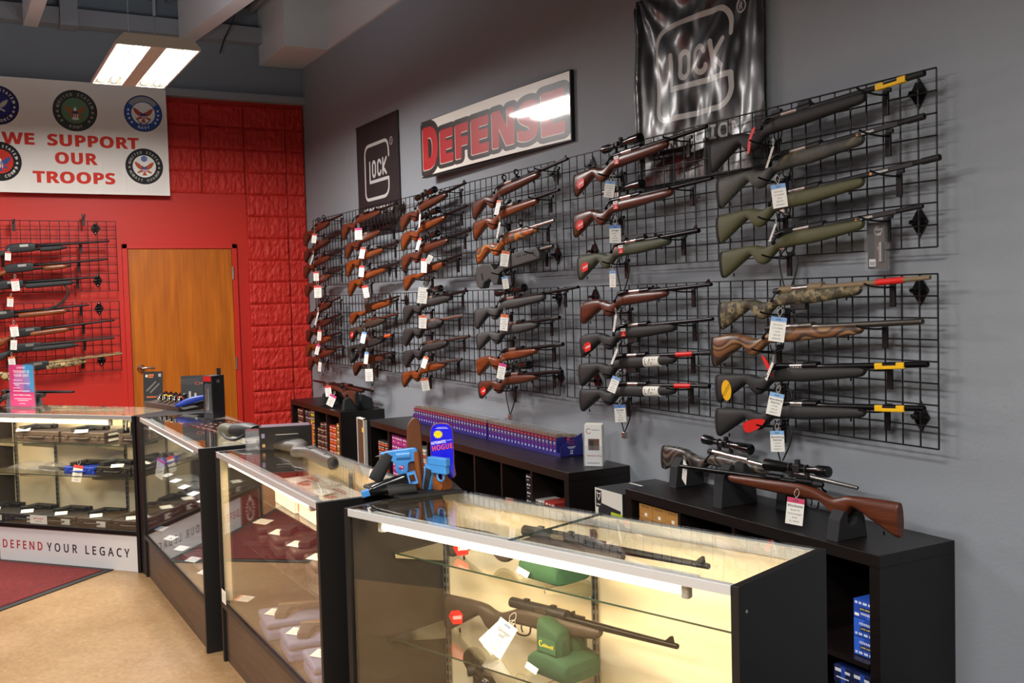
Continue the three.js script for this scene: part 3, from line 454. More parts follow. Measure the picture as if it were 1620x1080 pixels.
    if (o.mag) part(g, 'magazine', span(0.43, 0.51, -0.078, -0.05, -0.013, 0.013, 0.004), M.black);
    bx = 0.59;
  }
  const r0 = o.heavy ? 0.0125 : 0.0118, r1 = o.heavy ? 0.011 : 0.0082;
  part(g, 'barrel', lathe([[bx, 0.001], [bx, r0 + 0.003], [bx + 0.06, r0], [L - 0.004, r1], [L, r1 - 0.0012], [L, 0.0045], [L - 0.02, 0.0042], [L - 0.02, 0.0005]], 14), mt);
  if (o.muzzle) part(g, 'muzzle_brake', lathe([[L - 0.075, r1], [L - 0.07, 0.0115], [L - 0.002, 0.0115], [L, 0.009], [L, 0.005], [L - 0.015, 0.004]], 14), M.black);
  if (o.irons) part(g, 'front_sight', ext([[L - 0.045, r1 - 0.002], [L - 0.012, r1 - 0.002], [L - 0.016, r1 + 0.016], [L - 0.022, r1 + 0.016]], 0.006), M.blued), part(g, 'rear_sight', merged(box(0.05, 0.006, 0.012, 0.001, t + 0.03 - 0.12, 0.014, 0), box(0.004, 0.012, 0.014, 0, t - 0.11, 0.02, 0)), M.blued);
  if (o.bases) part(g, 'scope_base', merged(box(0.05, 0.014, 0.018, 0.002, 0.41, 0.026, 0), box(0.06, 0.014, 0.018, 0.002, 0.56, 0.026, 0)), M.black);
  if (o.rings) part(g, 'scope_ring', merged(...[0.42, 0.57].flatMap((q) => [new THREE.TorusGeometry(0.0145, 0.004, 6, 18).rotateY(Math.PI / 2).translate(q, 0.05, 0), box(0.014, 0.02, 0.014, 0.002, q, 0.028, 0)])), M.blued);
  if (o.scope) scopeParts(g, o.scope === true ? 0.33 : o.scope, 0.054, o.scopeLen ?? 0.31);
  const side = 0.0245;
  if (o.hex) { const s = part(g, 'sticker', hexG, P_.hex, 'red six sided sticker'); s.position.set(0.085, -0.082, 0.0238); s.rotation.z = 0.22; s.scale.set(1.12, 1.25, 1); };
  if (o.oval) part(g, 'sticker', ovalG, P_.oval, 'yellow oval sticker').position.set(0.082, -0.088, 0.0228);
  if (o.flag) part(g, 'sticker', sheet(0.04, 0.04, 0.001), P_.redWhite, 'white and red sticker').position.set(0.42, -0.024, 0.0262);
  if (o.wrap) part(g, 'paper_wrap', planarUV(loft([[-0.058, 0.027, -0.027, 0.0262], [0.058, 0.0255, -0.0265, 0.0252]], { sub: 1 }), 0.116, 0.056).translate(t - 0.165, -0.0255, 0), P_.wrap, 'white printed wrap round the forend');
  if (o.band) part(g, 'red_sleeve', lathe([[o.band[0] * L, r1 + 0.001], [o.band[0] * L, r1 + 0.004], [o.band[1] * L, r1 + 0.003], [o.band[1] * L, r1]], 12), o.bandMat ? M[o.bandMat] : M.redPlastic, o.bandMat ? undefined : 'red sleeve on the barrel');
  if (o.clip) part(g, 'barrel_clip', merged(span(t + 0.055, t + 0.185, -0.014, -0.001, 0.003, 0.0145, 0.003), span(t + 0.055, t + 0.09, -0.014, 0.0095, -0.004, 0.0155, 0.004), span(t + 0.15, t + 0.185, -0.014, 0.0095, -0.004, 0.0155, 0.004)), M.yellow, 'yellow plastic clip on the barrel');
  if (o.text) part(g, 'barrel_print', sheet(0.19, 0.013, 0.001), P_.barrelText, 'white lettering on the barrel').position.set(L - 0.2, -0.001, 0.0098);
  if (o.ribbon) part(g, 'red_ribbon', ext(smooth(o.ribbon.map((p) => [p[0], p[1]]), 3), 0.002).translate(0, 0, 0.03), M.redPlastic, 'red ribbon at the grip');
}
const ORD = ['', 'first', 'second', 'third', 'fourth', 'fifth', 'sixth'];
const where = (o) => `${ORD[o.row]} row of the ${o.rack === 'U' ? 'upper' : 'lower'} rack, ${ORD[o.col]} column from red wall`;
const whereShort = (o) => `${o.rack === 'U' ? 'upper' : 'lower'} rack ${ORD[o.row]} row, ${ORD[o.col]} column from red wall`;
const GUNX = -0.075;
const prongG = tube([[0, 0, 0.004], [0, -0.001, 0.05], [0, 0.006, 0.12], [0, 0.014, 0.15]], 0.0038, 14, 6), plateG = box(0.024, 0.085, 0.01, 0.002, 0, -0.03, 0.004), catchG = box(0.03, 0.016, 0.012, 0.002, 0, 0.018, -0.004);
function hook(label, x, y, z, turn) {
  const h = thing('gun_hook', label, 'hook', [x, y, z], turn);
  part(h, 'plate', plateG, M.blackSteel); part(h, 'prong', prongG, M.blackSteel); part(h, 'catch', catchG, M.blackSteel);
}
function wallGun(o) { // heel at (z, y), tilted by a degrees
  const a = (o.a - 1.1) * Math.PI / 180, kind = o.style === 'lever' ? 'lever action rifle' : o.style === 'chassis' ? 'chassis rifle' : 'bolt rifle';
  const g = thing('rifle', `${o.scope ? 'scoped ' : ''}${o.word ?? SKIN[o.stock]} ${kind}, ${where(o)}`, 'rifle');
  g.position.set(GUNX, o.y + 0.02 * Math.cos(a), o.z - 0.02 * Math.sin(a)); g.rotation.set(0, -Math.PI / 2, a, 'YXZ');
  buildGun(g, o);
  const at = (x, y) => [o.z - 0.02 * Math.sin(a) + x * Math.cos(a) - y * Math.sin(a), o.y + 0.02 * Math.cos(a) + x * Math.sin(a) + y * Math.cos(a)];
  const [z1, y1] = at(0.332, -0.09), [z2, y2] = at(o.L * 0.8, -0.018);
  hook(`rear hook under the grip, ${whereShort(o)}`, -0.004, y1, z1, -Math.PI / 2);
  hook(`front hook under the barrel, ${whereShort(o)}`, -0.004, y2, z2, -Math.PI / 2);
  if (o.cable) {
    const [z, y] = at(0.385, -0.075), d = o.cable, c = thing('cable_lock', `black looped cable lock below the rifle, ${whereShort(o)}`, 'lock', [GUNX, y, z], -Math.PI / 2);
    part(c, 'cable', tube([[0.006, 0.012, 0.012], [-0.022, -0.01, 0.012], [-0.03, -0.05, 0.006], [-0.008, -d + 0.02, 0], [0, -d, 0], [0.012, -d + 0.02, -0.004], [0.045, -0.07, -0.01], [0.05, -0.03, -0.012], [0.02, 0.008, -0.012]], 0.0034, 40), M.black);
    part(c, 'lock_body', span(-0.012, 0.016, -d - 0.03, -d + 0.002, -0.01, 0.008, 0.003), o.lockMat ? M[o.lockMat] : M.steel);
  }
}
const GUNS = [
  { rack: 'U', col: 6, row: 1, z: -1.096, y: 2.271, L: 1.112, a: 4.2, bh: 0.128, tip: 0.77, stock: 'syn', metal: 'matteMetal', bases: 1, clip: 1, muzzle: 1, ribbon: [[0.3, -0.02], [0.315, -0.022], [0.29, -0.06], [0.275, -0.11], [0.262, -0.112], [0.272, -0.06]] },
  { rack: 'U', col: 6, row: 2, z: -1.05, y: 2.112, L: 1.066, a: 5.1, bh: 0.126, tip: 0.75, stock: 'camoGrey', metal: 'matteMetal', text: 1, muzzle: 1, cable: 0.12 },
  { rack: 'U', col: 6, row: 3, z: -1.056, y: 1.954, L: 1.133, a: 5.5, bh: 0.121, tip: 0.71, stock: 'olive', metal: 'matteMetal', text: 1, muzzle: 1, cable: 0.11 },
  { rack: 'U', col: 6, row: 4, z: -1.037, y: 1.801, L: 1.044, a: 5.7, bh: 0.115, tip: 0.75, stock: 'olive', metal: 'matteMetal', text: 1, cable: 0.17, lockMat: 'black' },
  { rack: 'L', col: 6, row: 1, z: -1.051, y: 1.583, L: 1.084, a: 4.2, bh: 0.118, tip: 0.72, stock: 'camoTan', metal: 'tanMetal', mag: 1, band: [0.79, 0.9], cable: 0.09 },
  { rack: 'L', col: 6, row: 2, z: -1.103, y: 1.432, L: 1.104, a: 4.2, bh: 0.13, tip: 0.76, stock: 'lamBrown', metal: 'greyMetal', heavy: 1, style: 'monte' },
  { rack: 'L', col: 6, row: 3, z: -1.079, y: 1.269, L: 1.1, a: 5.1, bh: 0.124, tip: 0.75, stock: 'syn', metal: 'blued', fluted: 1, clip: 1, oval: 1, heavy: 1, cable: 0.1, ribbon: [[0.32, 0.05], [0.335, 0.05], [0.37, 0.0], [0.375, -0.035], [0.35, -0.005]] },
  { rack: 'L', col: 6, row: 4, z: -1.082, y: 1.122, L: 1.087, a: 4.8, bh: 0.123, tip: 0.76, stock: 'syn', metal: 'blued', fluted: 1, clip: 1, heavy: 1, cable: 0.16, ribbon: [[0.21, -0.115], [0.195, -0.08], [0.26, -0.06], [0.33, -0.06], [0.3, -0.09], [0.25, -0.11]] },
  { rack: 'U', col: 5, row: 1, z: -2.191, y: 2.264, L: 1.08, a: 4.5, bh: 0.118, tip: 0.74, stock: 'walnut', scope: 0.28, hex: 1, flag: 1, cable: 0.1 },
  { rack: 'U', col: 5, row: 2, z: -2.206, y: 2.052, L: 1.121, a: 3.6, bh: 0.121, tip: 0.75, stock: 'walnut', style: 'monte', scope: 0.3, hex: 1, flag: 1, cable: 0.14 },
  { rack: 'U', col: 5, row: 3, z: -2.17, y: 1.83, L: 0.99, a: 4.1, bh: 0.124, tip: 0.79, stock: 'synGreen', hex: 1, flag: 1, irons: 1, bases: 1, heavy: 1, cable: 0.17, lockMat: 'black' },
  { rack: 'L', col: 5, row: 1, z: -2.15, y: 1.587, L: 1.049, a: 4.1, bh: 0.112, tip: 0.7, stock: 'walnut', style: 'monte', irons: 1, padMat: 'darkwood', cable: 0.07 },
  { rack: 'L', col: 5, row: 2, z: -2.163, y: 1.413, L: 1.07, a: 5.3, bh: 0.112, tip: 0.75, stock: 'syn', style: 'monte', hex: 1, flag: 1, mag: 1, cable: 0.1 },
  { rack: 'L', col: 5, row: 3, z: -2.182, y: 1.264, L: 1.076, a: 5.3, bh: 0.12, tip: 0.76, stock: 'syn', wrap: 1, band: [0.77, 0.88], muzzle: 1, mag: 1, cable: 0.09 },
  { rack: 'L', col: 5, row: 4, z: -2.179, y: 1.13, L: 1.052, a: 4.6, bh: 0.12, tip: 0.77, stock: 'syn', wrap: 1, band: [0.77, 0.88], muzzle: 1, cable: 0.16 },
  { rack: 'U', col: 4, row: 1, z: -3.386, y: 2.227, L: 1.135, a: 6.6, bh: 0.112, tip: 0.73, stock: 'walnut', rings: 1, irons: 1 },
  { rack: 'U', col: 4, row: 2, z: -3.381, y: 2.101, L: 1.035, a: 5.5, bh: 0.114, tip: 0.78, stock: 'amber' },
  { rack: 'U', col: 4, row: 3, z: -3.351, y: 1.939, L: 0.95, a: 6, bh: 0.105, tip: 0.8, stock: 'lamOrange', metal: 'steel', rings: 1, heavy: 1, cable: 0.09 },
  { rack: 'U', col: 4, row: 4, z: -3.355, y: 1.801, L: 0.93, a: 6, bh: 0.105, tip: 0.88, stock: 'synGrey', style: 'chassis', metal: 'greyMetal', heavy: 1, cable: 0.14 },
  { rack: 'L', col: 4, row: 1, z: -3.395, y: 1.552, L: 1.218, a: 5.8, bh: 0.126, tip: 0.71, stock: 'synGrey', scope: 0.3, scopeLen: 0.34 },
  { rack: 'L', col: 4, row: 2, z: -3.376, y: 1.401, L: 1.0, a: 6.1, bh: 0.106, tip: 0.77, stock: 'synGrey', muzzle: 1 },
  { rack: 'L', col: 4, row: 3, z: -3.386, y: 1.24, L: 1.043, a: 6.8, bh: 0.109, tip: 0.72, stock: 'amber', style: 'monte', padMat: 'amber', muzzle: 1 },
  { rack: 'L', col: 4, row: 4, z: -3.368, y: 1.096, L: 1.008, a: 6.6, bh: 0.11, tip: 0.73, stock: 'walnut', scope: 0.34, hex: 1, heavy: 1, cable: 0.16 },
  { rack: 'U', col: 3, row: 1, z: -4.561, y: 2.233, L: 1.081, a: 6.8, bh: 0.116, tip: 0.73, stock: 'walnut', scope: 0.3, irons: 1 },
  { rack: 'U', col: 3, row: 2, z: -4.56, y: 2.093, L: 1.081, a: 6.4, bh: 0.118, tip: 0.7, stock: 'amber', style: 'monte', scope: 0.34 },
  { rack: 'U', col: 3, row: 3, z: -4.56, y: 1.945, L: 1.133, a: 5.7, bh: 0.118, tip: 0.7, stock: 'walnut', scope: 0.32, irons: 1 },
  { rack: 'U', col: 3, row: 4, z: -4.528, y: 1.79, L: 0.953, a: 7, bh: 0.106, tip: 0.71, stock: 'amber', style: 'lever', padMat: 'darkwood', cable: 0.12 },
  { rack: 'L', col: 3, row: 1, z: -4.555, y: 1.572, L: 1.051, a: 5.5, bh: 0.125, tip: 0.77, stock: 'syn', scope: 0.34, irons: 1 },
  { rack: 'L', col: 3, row: 2, z: -4.568, y: 1.406, L: 0.991, a: 6.1, bh: 0.128, tip: 0.68, stock: 'syn', metal: 'steel', heavy: 1 },
  { rack: 'L', col: 3, row: 3, z: -4.572, y: 1.246, L: 1.078, a: 7.2, bh: 0.125, tip: 0.69, stock: 'syn', metal: 'greyMetal', heavy: 1 },
  { rack: 'L', col: 3, row: 4, z: -4.619, y: 1.085, L: 1.007, a: 8, bh: 0.112, tip: 0.75, stock: 'amber', word: 'figured brown', metal: 'greyMetal', heavy: 1 },
  { rack: 'U', col: 2, row: 1, z: -5.83, y: 2.26, L: 1.2, a: 3.6, bh: 0.127, tip: 0.72, stock: 'walnut', irons: 1 },
  { rack: 'U', col: 2, row: 2, z: -5.764, y: 2.094, L: 1.1, a: 5.1, bh: 0.125, tip: 0.71, stock: 'walnut' },
  { rack: 'U', col: 2, row: 3, z: -5.76, y: 1.948, L: 1.13, a: 5.2, bh: 0.128, tip: 0.73, stock: 'amber', irons: 1 },
  { rack: 'U', col: 2, row: 4, z: -5.722, y: 1.785, L: 1.08, a: 6.1, bh: 0.128, tip: 0.78, stock: 'amber', cable: 0.12 },
  { rack: 'L', col: 2, row: 1, z: -5.695, y: 1.519, L: 1.047, a: 7.2, bh: 0.098, tip: 0.84, stock: 'amber', style: 'lever', padMat: 'amber' },
  { rack: 'L', col: 2, row: 2, z: -5.725, y: 1.395, L: 1.048, a: 6.8, bh: 0.12, tip: 0.76, stock: 'synBrown', hex: 1, metal: 'darkwood' },
  { rack: 'L', col: 2, row: 3, z: -5.76, y: 1.24, L: 0.983, a: 7, bh: 0.11, tip: 0.77, stock: 'syn', style: 'thumb', band: [0.83, 0.95], bandMat: 'orange' },
  { rack: 'L', col: 2, row: 4, z: -5.663, y: 1.106, L: 0.89, a: 7.8, bh: 0.108, tip: 0.77, stock: 'darkwood', style: 'lever', cable: 0.16 },
  { rack: 'U', col: 1, row: 1, z: -6.89, y: 2.261, L: 1.048, a: 4.7, bh: 0.125, tip: 0.68, stock: 'walnut', rings: 1 },
  { rack: 'U', col: 1, row: 2, z: -6.89, y: 2.098, L: 1.029, a: 5.7, bh: 0.112, tip: 0.68, stock: 'darkwood' },
  { rack: 'U', col: 1, row: 3, z: -6.92, y: 1.962, L: 1.037, a: 4.7, bh: 0.125, tip: 0.7, stock: 'walnut' },
  { rack: 'U', col: 1, row: 4, z: -6.9, y: 1.778, L: 1.018, a: 6.7, bh: 0.112, tip: 0.7, stock: 'walnut' },
  { rack: 'L', col: 1, row: 1, z: -6.875, y: 1.512, L: 0.921, a: 8.8, bh: 0.108, tip: 0.74, stock: 'darkwood', rings: 1 },
  { rack: 'L', col: 1, row: 2, z: -6.92, y: 1.361, L: 0.972, a: 8.9, bh: 0.12, tip: 0.75, stock: 'darkwood' },
  { rack: 'L', col: 1, row: 3, z: -6.95, y: 1.215, L: 0.98, a: 8.2, bh: 0.116, tip: 0.74, stock: 'amber' },
  { rack: 'L', col: 1, row: 4, z: -6.892, y: 1.095, L: 0.97, a: 8.5, bh: 0.118, tip: 0.78, stock: 'walnut', cable: 0.14 },
];
GUNS.forEach(wallGun);
// shotguns on the red wall, butts beyond the frame
const SHOT = [
  { w: 'plain black', stock: 'syn', m: [-1.755, 2.199], a: 3.8, tip: 0.68, f0: 0.62, metal: 'blued' },
  { w: 'wood forend, slim barrel', stock: 'amber', m: [-1.777, 2.042], a: 4.6, tip: 0.715, f0: 0.66, metal: 'blued' },
  { w: 'black with a hanging sling', stock: 'syn', m: [-1.861, 1.888], a: 3.5, tip: 0.82, f0: 0.6, metal: 'blued' },
  { w: 'short orange forend', stock: 'amber', m: [-1.943, 1.648], a: 4.5, tip: 0.84, f0: 0.62, metal: 'blued' },
  { w: 'orange forend, long barrel', stock: 'amber', m: [-1.742, 1.509], a: 5.3, tip: 0.68, f0: 0.5, metal: 'blued' },
  { w: 'black with thick forend', stock: 'syn', m: [-1.748, 1.354], a: 3.2, tip: 0.72, f0: 0.52, metal: 'black' },
  { w: 'reed camouflage', stock: 'camoReed', m: [-1.692, 1.212], a: 4.9, tip: 0.72, f0: 0.56, metal: 'camoReed' },
];
SHOT.forEach((s, i) => {
  const L = 1.18, a = s.a * Math.PI / 180, g = thing('shotgun', `${s.w} pump shotgun on the red wall, ${['topmost', 'second down', 'third down', 'first of the lower panel', 'second of the lower panel', 'third of the lower panel', 'lowest of all'][i]}`, 'shotgun');
  g.position.set(s.m[0] - L * Math.cos(a), s.m[1] - L * Math.sin(a), -7.13); g.rotation.z = a;
  buildGun(g, { ...s, L, style: 'pump', bh: 0.12 });
  if (i === 2) part(g, 'sling', merged(...[-1, 1].map((k) => tube([[0.1, -0.11, 0], [0.4, -0.26, 0.01 * k], [0.62, -0.28, 0], [0.86, -0.2, 0.01], [0.93, -0.1, 0.006], [0.9, -0.04, 0]], 0.006, 30).translate(0, k * 0.006, 0))), M.black);
  const p = (x) => [s.m[0] - (L - x) * Math.cos(a), s.m[1] - (L - x) * Math.sin(a)], f = p([0.95, 0.95, 1.02, 1.12, 0.93, 0.94, 0.86][i]), r = p(0.34);
  hook(`front hook on the red wall under the ${ORD[i + 1] ?? 'seventh'} shotgun from the top`, f[0], f[1] - 0.018, -7.2, 0);
  hook(`rear hook on the red wall under the ${ORD[i + 1] ?? 'seventh'} shotgun from the top`, r[0], r[1] - 0.09, -7.2, 0);
});
hook('empty hook near the top corner of the panel on red wall', -1.95, 2.41, -7.2, 0);
hook('empty hook above the topmost shotgun on the red wall', -2.5, 2.36, -7.2, 0);

// ───────────── price tags ─────────────
function tagTex(head, lines, bold) {
  return print(128, 192, (g, w, h) => {
    g.fillStyle = '#f1ede4'; g.fillRect(0, 0, w, h); if (head) { g.fillStyle = head; g.fillRect(0, 0, w, 36); g.fillStyle = '#3a3f4a'; g.font = 'bold 18px sans-serif'; g.textAlign = 'center'; g.fillText('NEW', 64, 26); }
    g.textAlign = 'center'; g.fillStyle = '#33363c';
    lines.forEach((t, i) => { g.font = `${i < bold ? 'bold 25' : '16'}px sans-serif`; g.fillText(t, 64, 66 + i * 27, 116); });
  });
}
const grey = ['30-06 SPRG', '270 WIN', '24 IN BARREL', '$499.99', '#####'];
const TAGS = {
  blue: printed(tagTex('#7fa9dc', ['Bolt Action', '6.5 CRDMR', '24 IN', '$829.99', '00083920'], 0)), patriot: printed(tagTex('#86b4e2', ['Mossberg', 'Patriot', '270 Win', '$399.99', '00083217'], 2)), savage: printed(tagTex('#5c84c8', ['Savage', 'Model 12', 'Bolt', '$479.99', '00084410'], 1)),
  orange: printed(tagTex('#e2703a', grey, 0)), red: printed(tagTex('#d84a44', grey, 0)), pink: printed(tagTex('#e0428a', grey, 0)), white: printed(tagTex(null, grey, 0)),
  s64: printed(tagTex('#b9cfe6', ['Savage', '64F', '22LR', '$159.99', '00083005'], 2)), win: printed(tagTex('#d0476a', ['Winchester', 'Model 70', 'Featherweight', '30-06', '$1,199.99'], 1)),
};
TAGS.edge = TAGS.white;
const cardG = sheet(0.058, 0.09, 0.0007), sleeveG = sheet(0.062, 0.104, 0.0003), loopG = tube([[0, 0.046, 0], [-0.006, 0.062, 0.006], [0.004, 0.08, 0.012], [0.01, 0.066, 0.004], [0.002, 0.046, 0]], 0.0009, 16, 4);
function priceTag(label, kind, pos, turn, tilt = 0, pitch = 0, scale = 1, noLoop = false) {
  const t = thing('price_tag', label, 'price tag', pos, turn); t.rotation.set(pitch, turn, tilt, 'YXZ'); t.scale.setScalar(scale);
  part(t, 'card', cardG, TAGS[kind]); if (!noLoop) part(t, 'string', loopG, M.card);
  return t;
}
const TAG_LOOK = { edge: 'white tag turned edge-on', blue: 'blue headed price tag', patriot: 'blue headed bold tag', savage: 'cream tag with blue head', orange: 'orange headed price tag', red: 'red headed price tag', pink: 'pink headed price tag', white: 'plain white price tag' };
const D2 = Math.PI / 180;
function faceCam(x, z) { return Math.atan2(camera.position.x - x, camera.position.z - z); }
for (const [id, z, y, h, kind, yaw, tilt] of [
  ['U62', -0.68, 2.155, 0.087, 'edge', 72, 18], ['U63', -0.63, 1.999, 0.094, 'blue', 18, -6], ['U64', -0.67, 1.858, 0.075, 'edge', 72, 20], ['L62', -0.65, 1.475, 0.100, 'blue', 15, 8],
  ['L63', -0.70, 1.306, 0.076, 'edge', 70, 22], ['L64', -0.67, 1.176, 0.092, 'patriot', 12, 12], ['L64b', -0.66, 1.028, 0.086, 'patriot', 8, -2], ['U51', -1.80, 2.146, 0.083, 'blue', 15, 9],
  ['U52', -1.76, 1.923, 0.089, 'savage', 5, 0], ['U53', -1.79, 1.704, 0.084, 'blue', 55, 0], ['L51', -1.78, 1.486, 0.087, 'edge', 74, 10], ['L53', -1.79, 1.320, 0.082, 'edge', 70, 22],
  ['L54', -1.80, 1.181, 0.082, 'blue', 40, 22], ['L54b', -1.75, 1.041, 0.088, 'savage', 5, -3], ['U41', -2.97, 2.158, 0.089, 'orange', 62, 14], ['U43', -2.97, 2.024, 0.097, 'edge', 76, 12],
  ['U44', -2.90, 1.852, 0.093, 'orange', 35, 10], ['U44b', -2.90, 1.711, 0.074, 'blue', 40, -8], ['L41', -2.93, 1.476, 0.098, 'orange', 42, 6], ['L44', -2.98, 1.184, 0.095, 'pink', 40, 12],
  ['U31', -4.12, 2.167, 0.095, 'edge', 72, 6], ['U32', -4.15, 2.008, 0.087, 'red', 66, 18], ['U34', -4.07, 1.855, 0.100, 'red', 50, 4], ['U34b', -3.98, 1.895, 0.06, 'white', 20, 30],
  ['L31', -4.11, 1.651, 0.114, 'white', 20, 8], ['L32', -4.12, 1.467, 0.092, 'orange', 25, 4], ['L33', -4.11, 1.186, 0.084, 'orange', 50, 20], ['L34', -4.11, 1.031, 0.089, 'orange', 20, -8],
  ['U21', -5.33, 2.154, 0.095, 'pink', 15, 0], ['U22', -5.26, 2.000, 0.089, 'red', 45, 12], ['U23', -5.29, 1.856, 0.090, 'red', 45, 6], ['U24', -5.21, 1.694, 0.099, 'red', 45, -10],
  ['L22', -5.30, 1.328, 0.091, 'blue', 50, 14], ['L23', -5.25, 1.168, 0.096, 'blue', 60, 8], ['L24', -5.20, 1.035, 0.101, 'white', 20, 0], ['U11', -6.46, 2.187, 0.084, 'red', 40, 8],
  ['U12', -6.55, 2.000, 0.096, 'edge', 70, 18], ['U13', -6.44, 1.849, 0.084, 'red', 30, 0], ['U14', -6.41, 1.712, 0.112, 'red', 25, 0], ['L11', -6.47, 1.470, 0.119, 'edge', 70, 16],
  ['L12', -6.41, 1.323, 0.096, 'red', 55, 6], ['L13', -6.48, 1.191, 0.092, 'pink', 55, 16], ['L14', -6.43, 1.039, 0.086, 'white', 60, 6],
]) {
  const second = id.length > 3;
  priceTag(`${second ? 'lower ' : ''}${TAG_LOOK[kind]}, ${whereShort({ rack: id[0], row: id[2], col: id[1] })}`, kind, [-0.125, y, z], 0, 0, 0, h / 0.092).quaternion.copy(new THREE.Quaternion().setFromEuler(new THREE.Euler(0, faceCam(-0.125, z), -tilt * D2, 'YXZ')).multiply(new THREE.Quaternion().setFromAxisAngle(V(0, 1, 0), -(kind === 'edge' ? 80 : yaw) * D2)));
}
[[-2.56, 2.07, 'red', 0.8], [-2.515, 1.83, 'red', 1.1], [-2.56, 1.69, 'orange', 0.9], [-2.54, 1.45, 'red', 1.1], [-2.55, 1.33, 'white', 0.9], [-2.57, 1.19, 'orange', 1]].forEach(([x, y, k, s], i) =>
  priceTag(`${TAG_LOOK[k]} on the red wall, ${['highest', 'second', 'third', 'fourth', 'fifth', 'lowest'][i]} counting down`, k, [x, y, -7.06], 0.2 + 0.1 * (i % 3), 0.08 * (i % 2 ? 1 : -1), 0, s));
T.choke = print(128, 256, (g, w, h) => { g.fillStyle = '#4a3a34'; g.fillRect(0, 0, w, h); g.fillStyle = '#1c1a1b'; g.fillRect(0, 0, 44, h); g.strokeStyle = '#d8d4d0'; g.lineWidth = 3; g.beginPath(); g.arc(70, 46, 24, 0, 5); g.stroke(); g.fillStyle = '#dcd8d4'; g.font = 'bold 20px serif'; g.fillText('Grey', 54, 44); g.fillText('ml', 62, 70); g.fillRect(66, 132, 24, 18); g.fillRect(8, 200, 44, 40); g.fillStyle = '#222'; for (let i = 0; i < 12; i++) g.fillRect(12 + i * 3, 214, 1 + (i % 2), 20); });
{ // clear pack hanging at the panel edge
  const t = thing('blister_pack', 'clear plastic accessory pack hanging below the olive rifles', 'package', [-0.02, 1.795, -0.245], -Math.PI / 2 + 0.35);
  part(t, 'insert', sheet(0.07, 0.17, 0.001).clone().translate(0, -0.012, -0.004), printed(T.choke, 0.5));
  part(t, 'shell', new RoundedBoxGeometry(0.09, 0.21, 0.026, 2, 0.008), M.clear);
  part(t, 'cylinder', rod([0.015, -0.07, 0.002], [0.015, 0.0, 0.002], 0.009, 12), M.steel);
}

// ───────────── bookcases along the grey wall ─────────────
const SH = 0.733, SX0 = -0.3, SX1 = 0.078;
function bookcase(label, z0, z1, cols, name = 'bookcase') {
  const t = thing(name, label, 'bookcase', [(SX0 + SX1) / 2, 0, (z0 + z1) / 2]), L = (z1 - z0) / 2, D = (SX1 - SX0) / 2, th = 0.044, tp = 0.018, w = (2 * L - 2 * th) / cols;
  part(t, 'top_board', span(-D, D, SH - th, SH, -L, L, 0.0015), M.unit); part(t, 'bottom_board', span(-D, D, 0.0, th, -L, L), M.unit);
  for (const s of [-1, 1]) part(t, 'side_board', span(-D, D, th, SH - th, s * (L - th), s * L), M.unit);
  for (let i = 1; i < cols; i++) part(t, 'partition', span(-D + 0.004, D, th, SH - th, -L + th + i * w - tp / 2, -L + th + i * w + tp / 2), M.unit);
  for (let i = 0; i < cols; i++) part(t, 'shelf', span(-D + 0.004, D, 0.345 - tp, 0.345, -L + th + i * w + tp / 2, -L + th + (i + 1) * w - tp / 2), M.unit);
  part(t, 'back_board', span(D - 0.006, D - 0.001, th, SH - th, -L + th, L - th), M.unit);
  return { cell: (i) => [z0 + th + i * w, z0 + th + (i + 1) * w] };
}
const caseA = bookcase('dark bookcase of ammunition in the corner by the red wall', -6.78, -5.41, 4);
const caseB = bookcase('long dark bookcase carrying the blue cartridge trays', -4.79, -1.965, 8);
const caseC = bookcase('dark bookcase at the end carrying two scoped rifles', -1.47, 0.0, 4);

// small printed boxes; local +z is the printed end, they face the room
function boxTex(base, band, dots, text) {
  return print(96, 64, (g, w, h) => { g.fillStyle = base; g.fillRect(0, 0, w, h); if (band) { g.fillStyle = band; g.fillRect(0, h * 0.55, w, h * 0.45); } g.fillStyle = dots; g.fillRect(10, 12, 20, 14); g.fillRect(40, 14, 16, 10); g.fillRect(66, 12, 20, 14); g.fillRect(14, 44, 30, 5); if (text) { g.font = 'bold 20px sans-serif'; g.fillText(text, 34, 34); } });
}
const AMMO = {
  rust: printed(boxTex('#6e3320', '#4a2216', '#dcd6c8')), plum: printed(boxTex('#5d3a3c', '#47282a', '#c9c2bd')), yellow: printed(boxTex('#2f2918', '#b7a51e', '#e9e6dc')), brown: printed(boxTex('#5a2d16', '#3c2114', '#d9d2c2')), red: printed(boxTex('#a83218', '#c8521c', '#eae2d2')), gold: printed(boxTex('#a07a2c', '#7d5c22', '#ece4d0')),
  rig: printed(boxTex('#161412', '#c4491a', '#d9d5c8')), pink: printed(boxTex('#8e2366', '#a8337a', '#e3cbd8')), white: printed(boxTex('#cfc9bf', '#a83f38', '#3a3a3c')), black: printed(boxTex('#16181f', '#101116', '#d8d8da')), redWhite: printed(boxTex('#a52a22', '#7d1d18', '#e8e2da')), olive: printed(boxTex('#3a3a1e', '#8f8a2a', '#dfd9c0')), kraft: printed(print(128, 96, (g, w, h) => { g.fillStyle = '#b48242'; g.fillRect(0, 0, w, h); g.fillStyle = '#3a2a16'; g.font = 'bold 15px sans-serif'; g.fillText('RIFLE SHOT', 20, 20); g.fillStyle = '#efe9dc'; g.fillRect(54, 56, 26, 22); g.fillStyle = '#9c6e34'; g.fillRect(8, 66, 32, 5); })),
};
const AMMO_SIDE = { rust: 0x4d2418, plum: 0x442a2c, yellow: 0x2b2617, brown: 0x402012, red: 0x8c2a18, gold: 0x8a6826, rig: 0x14120f, pink: 0x7c1f5a, white: 0xbdb8ae, black: 0x14161c, redWhite: 0x8f241d, olive: 0x34341c, kraft: 0xa67a40 };
for (const k in AMMO_SIDE) AMMO_SIDE[k] = std(AMMO_SIDE[k], 0.55);
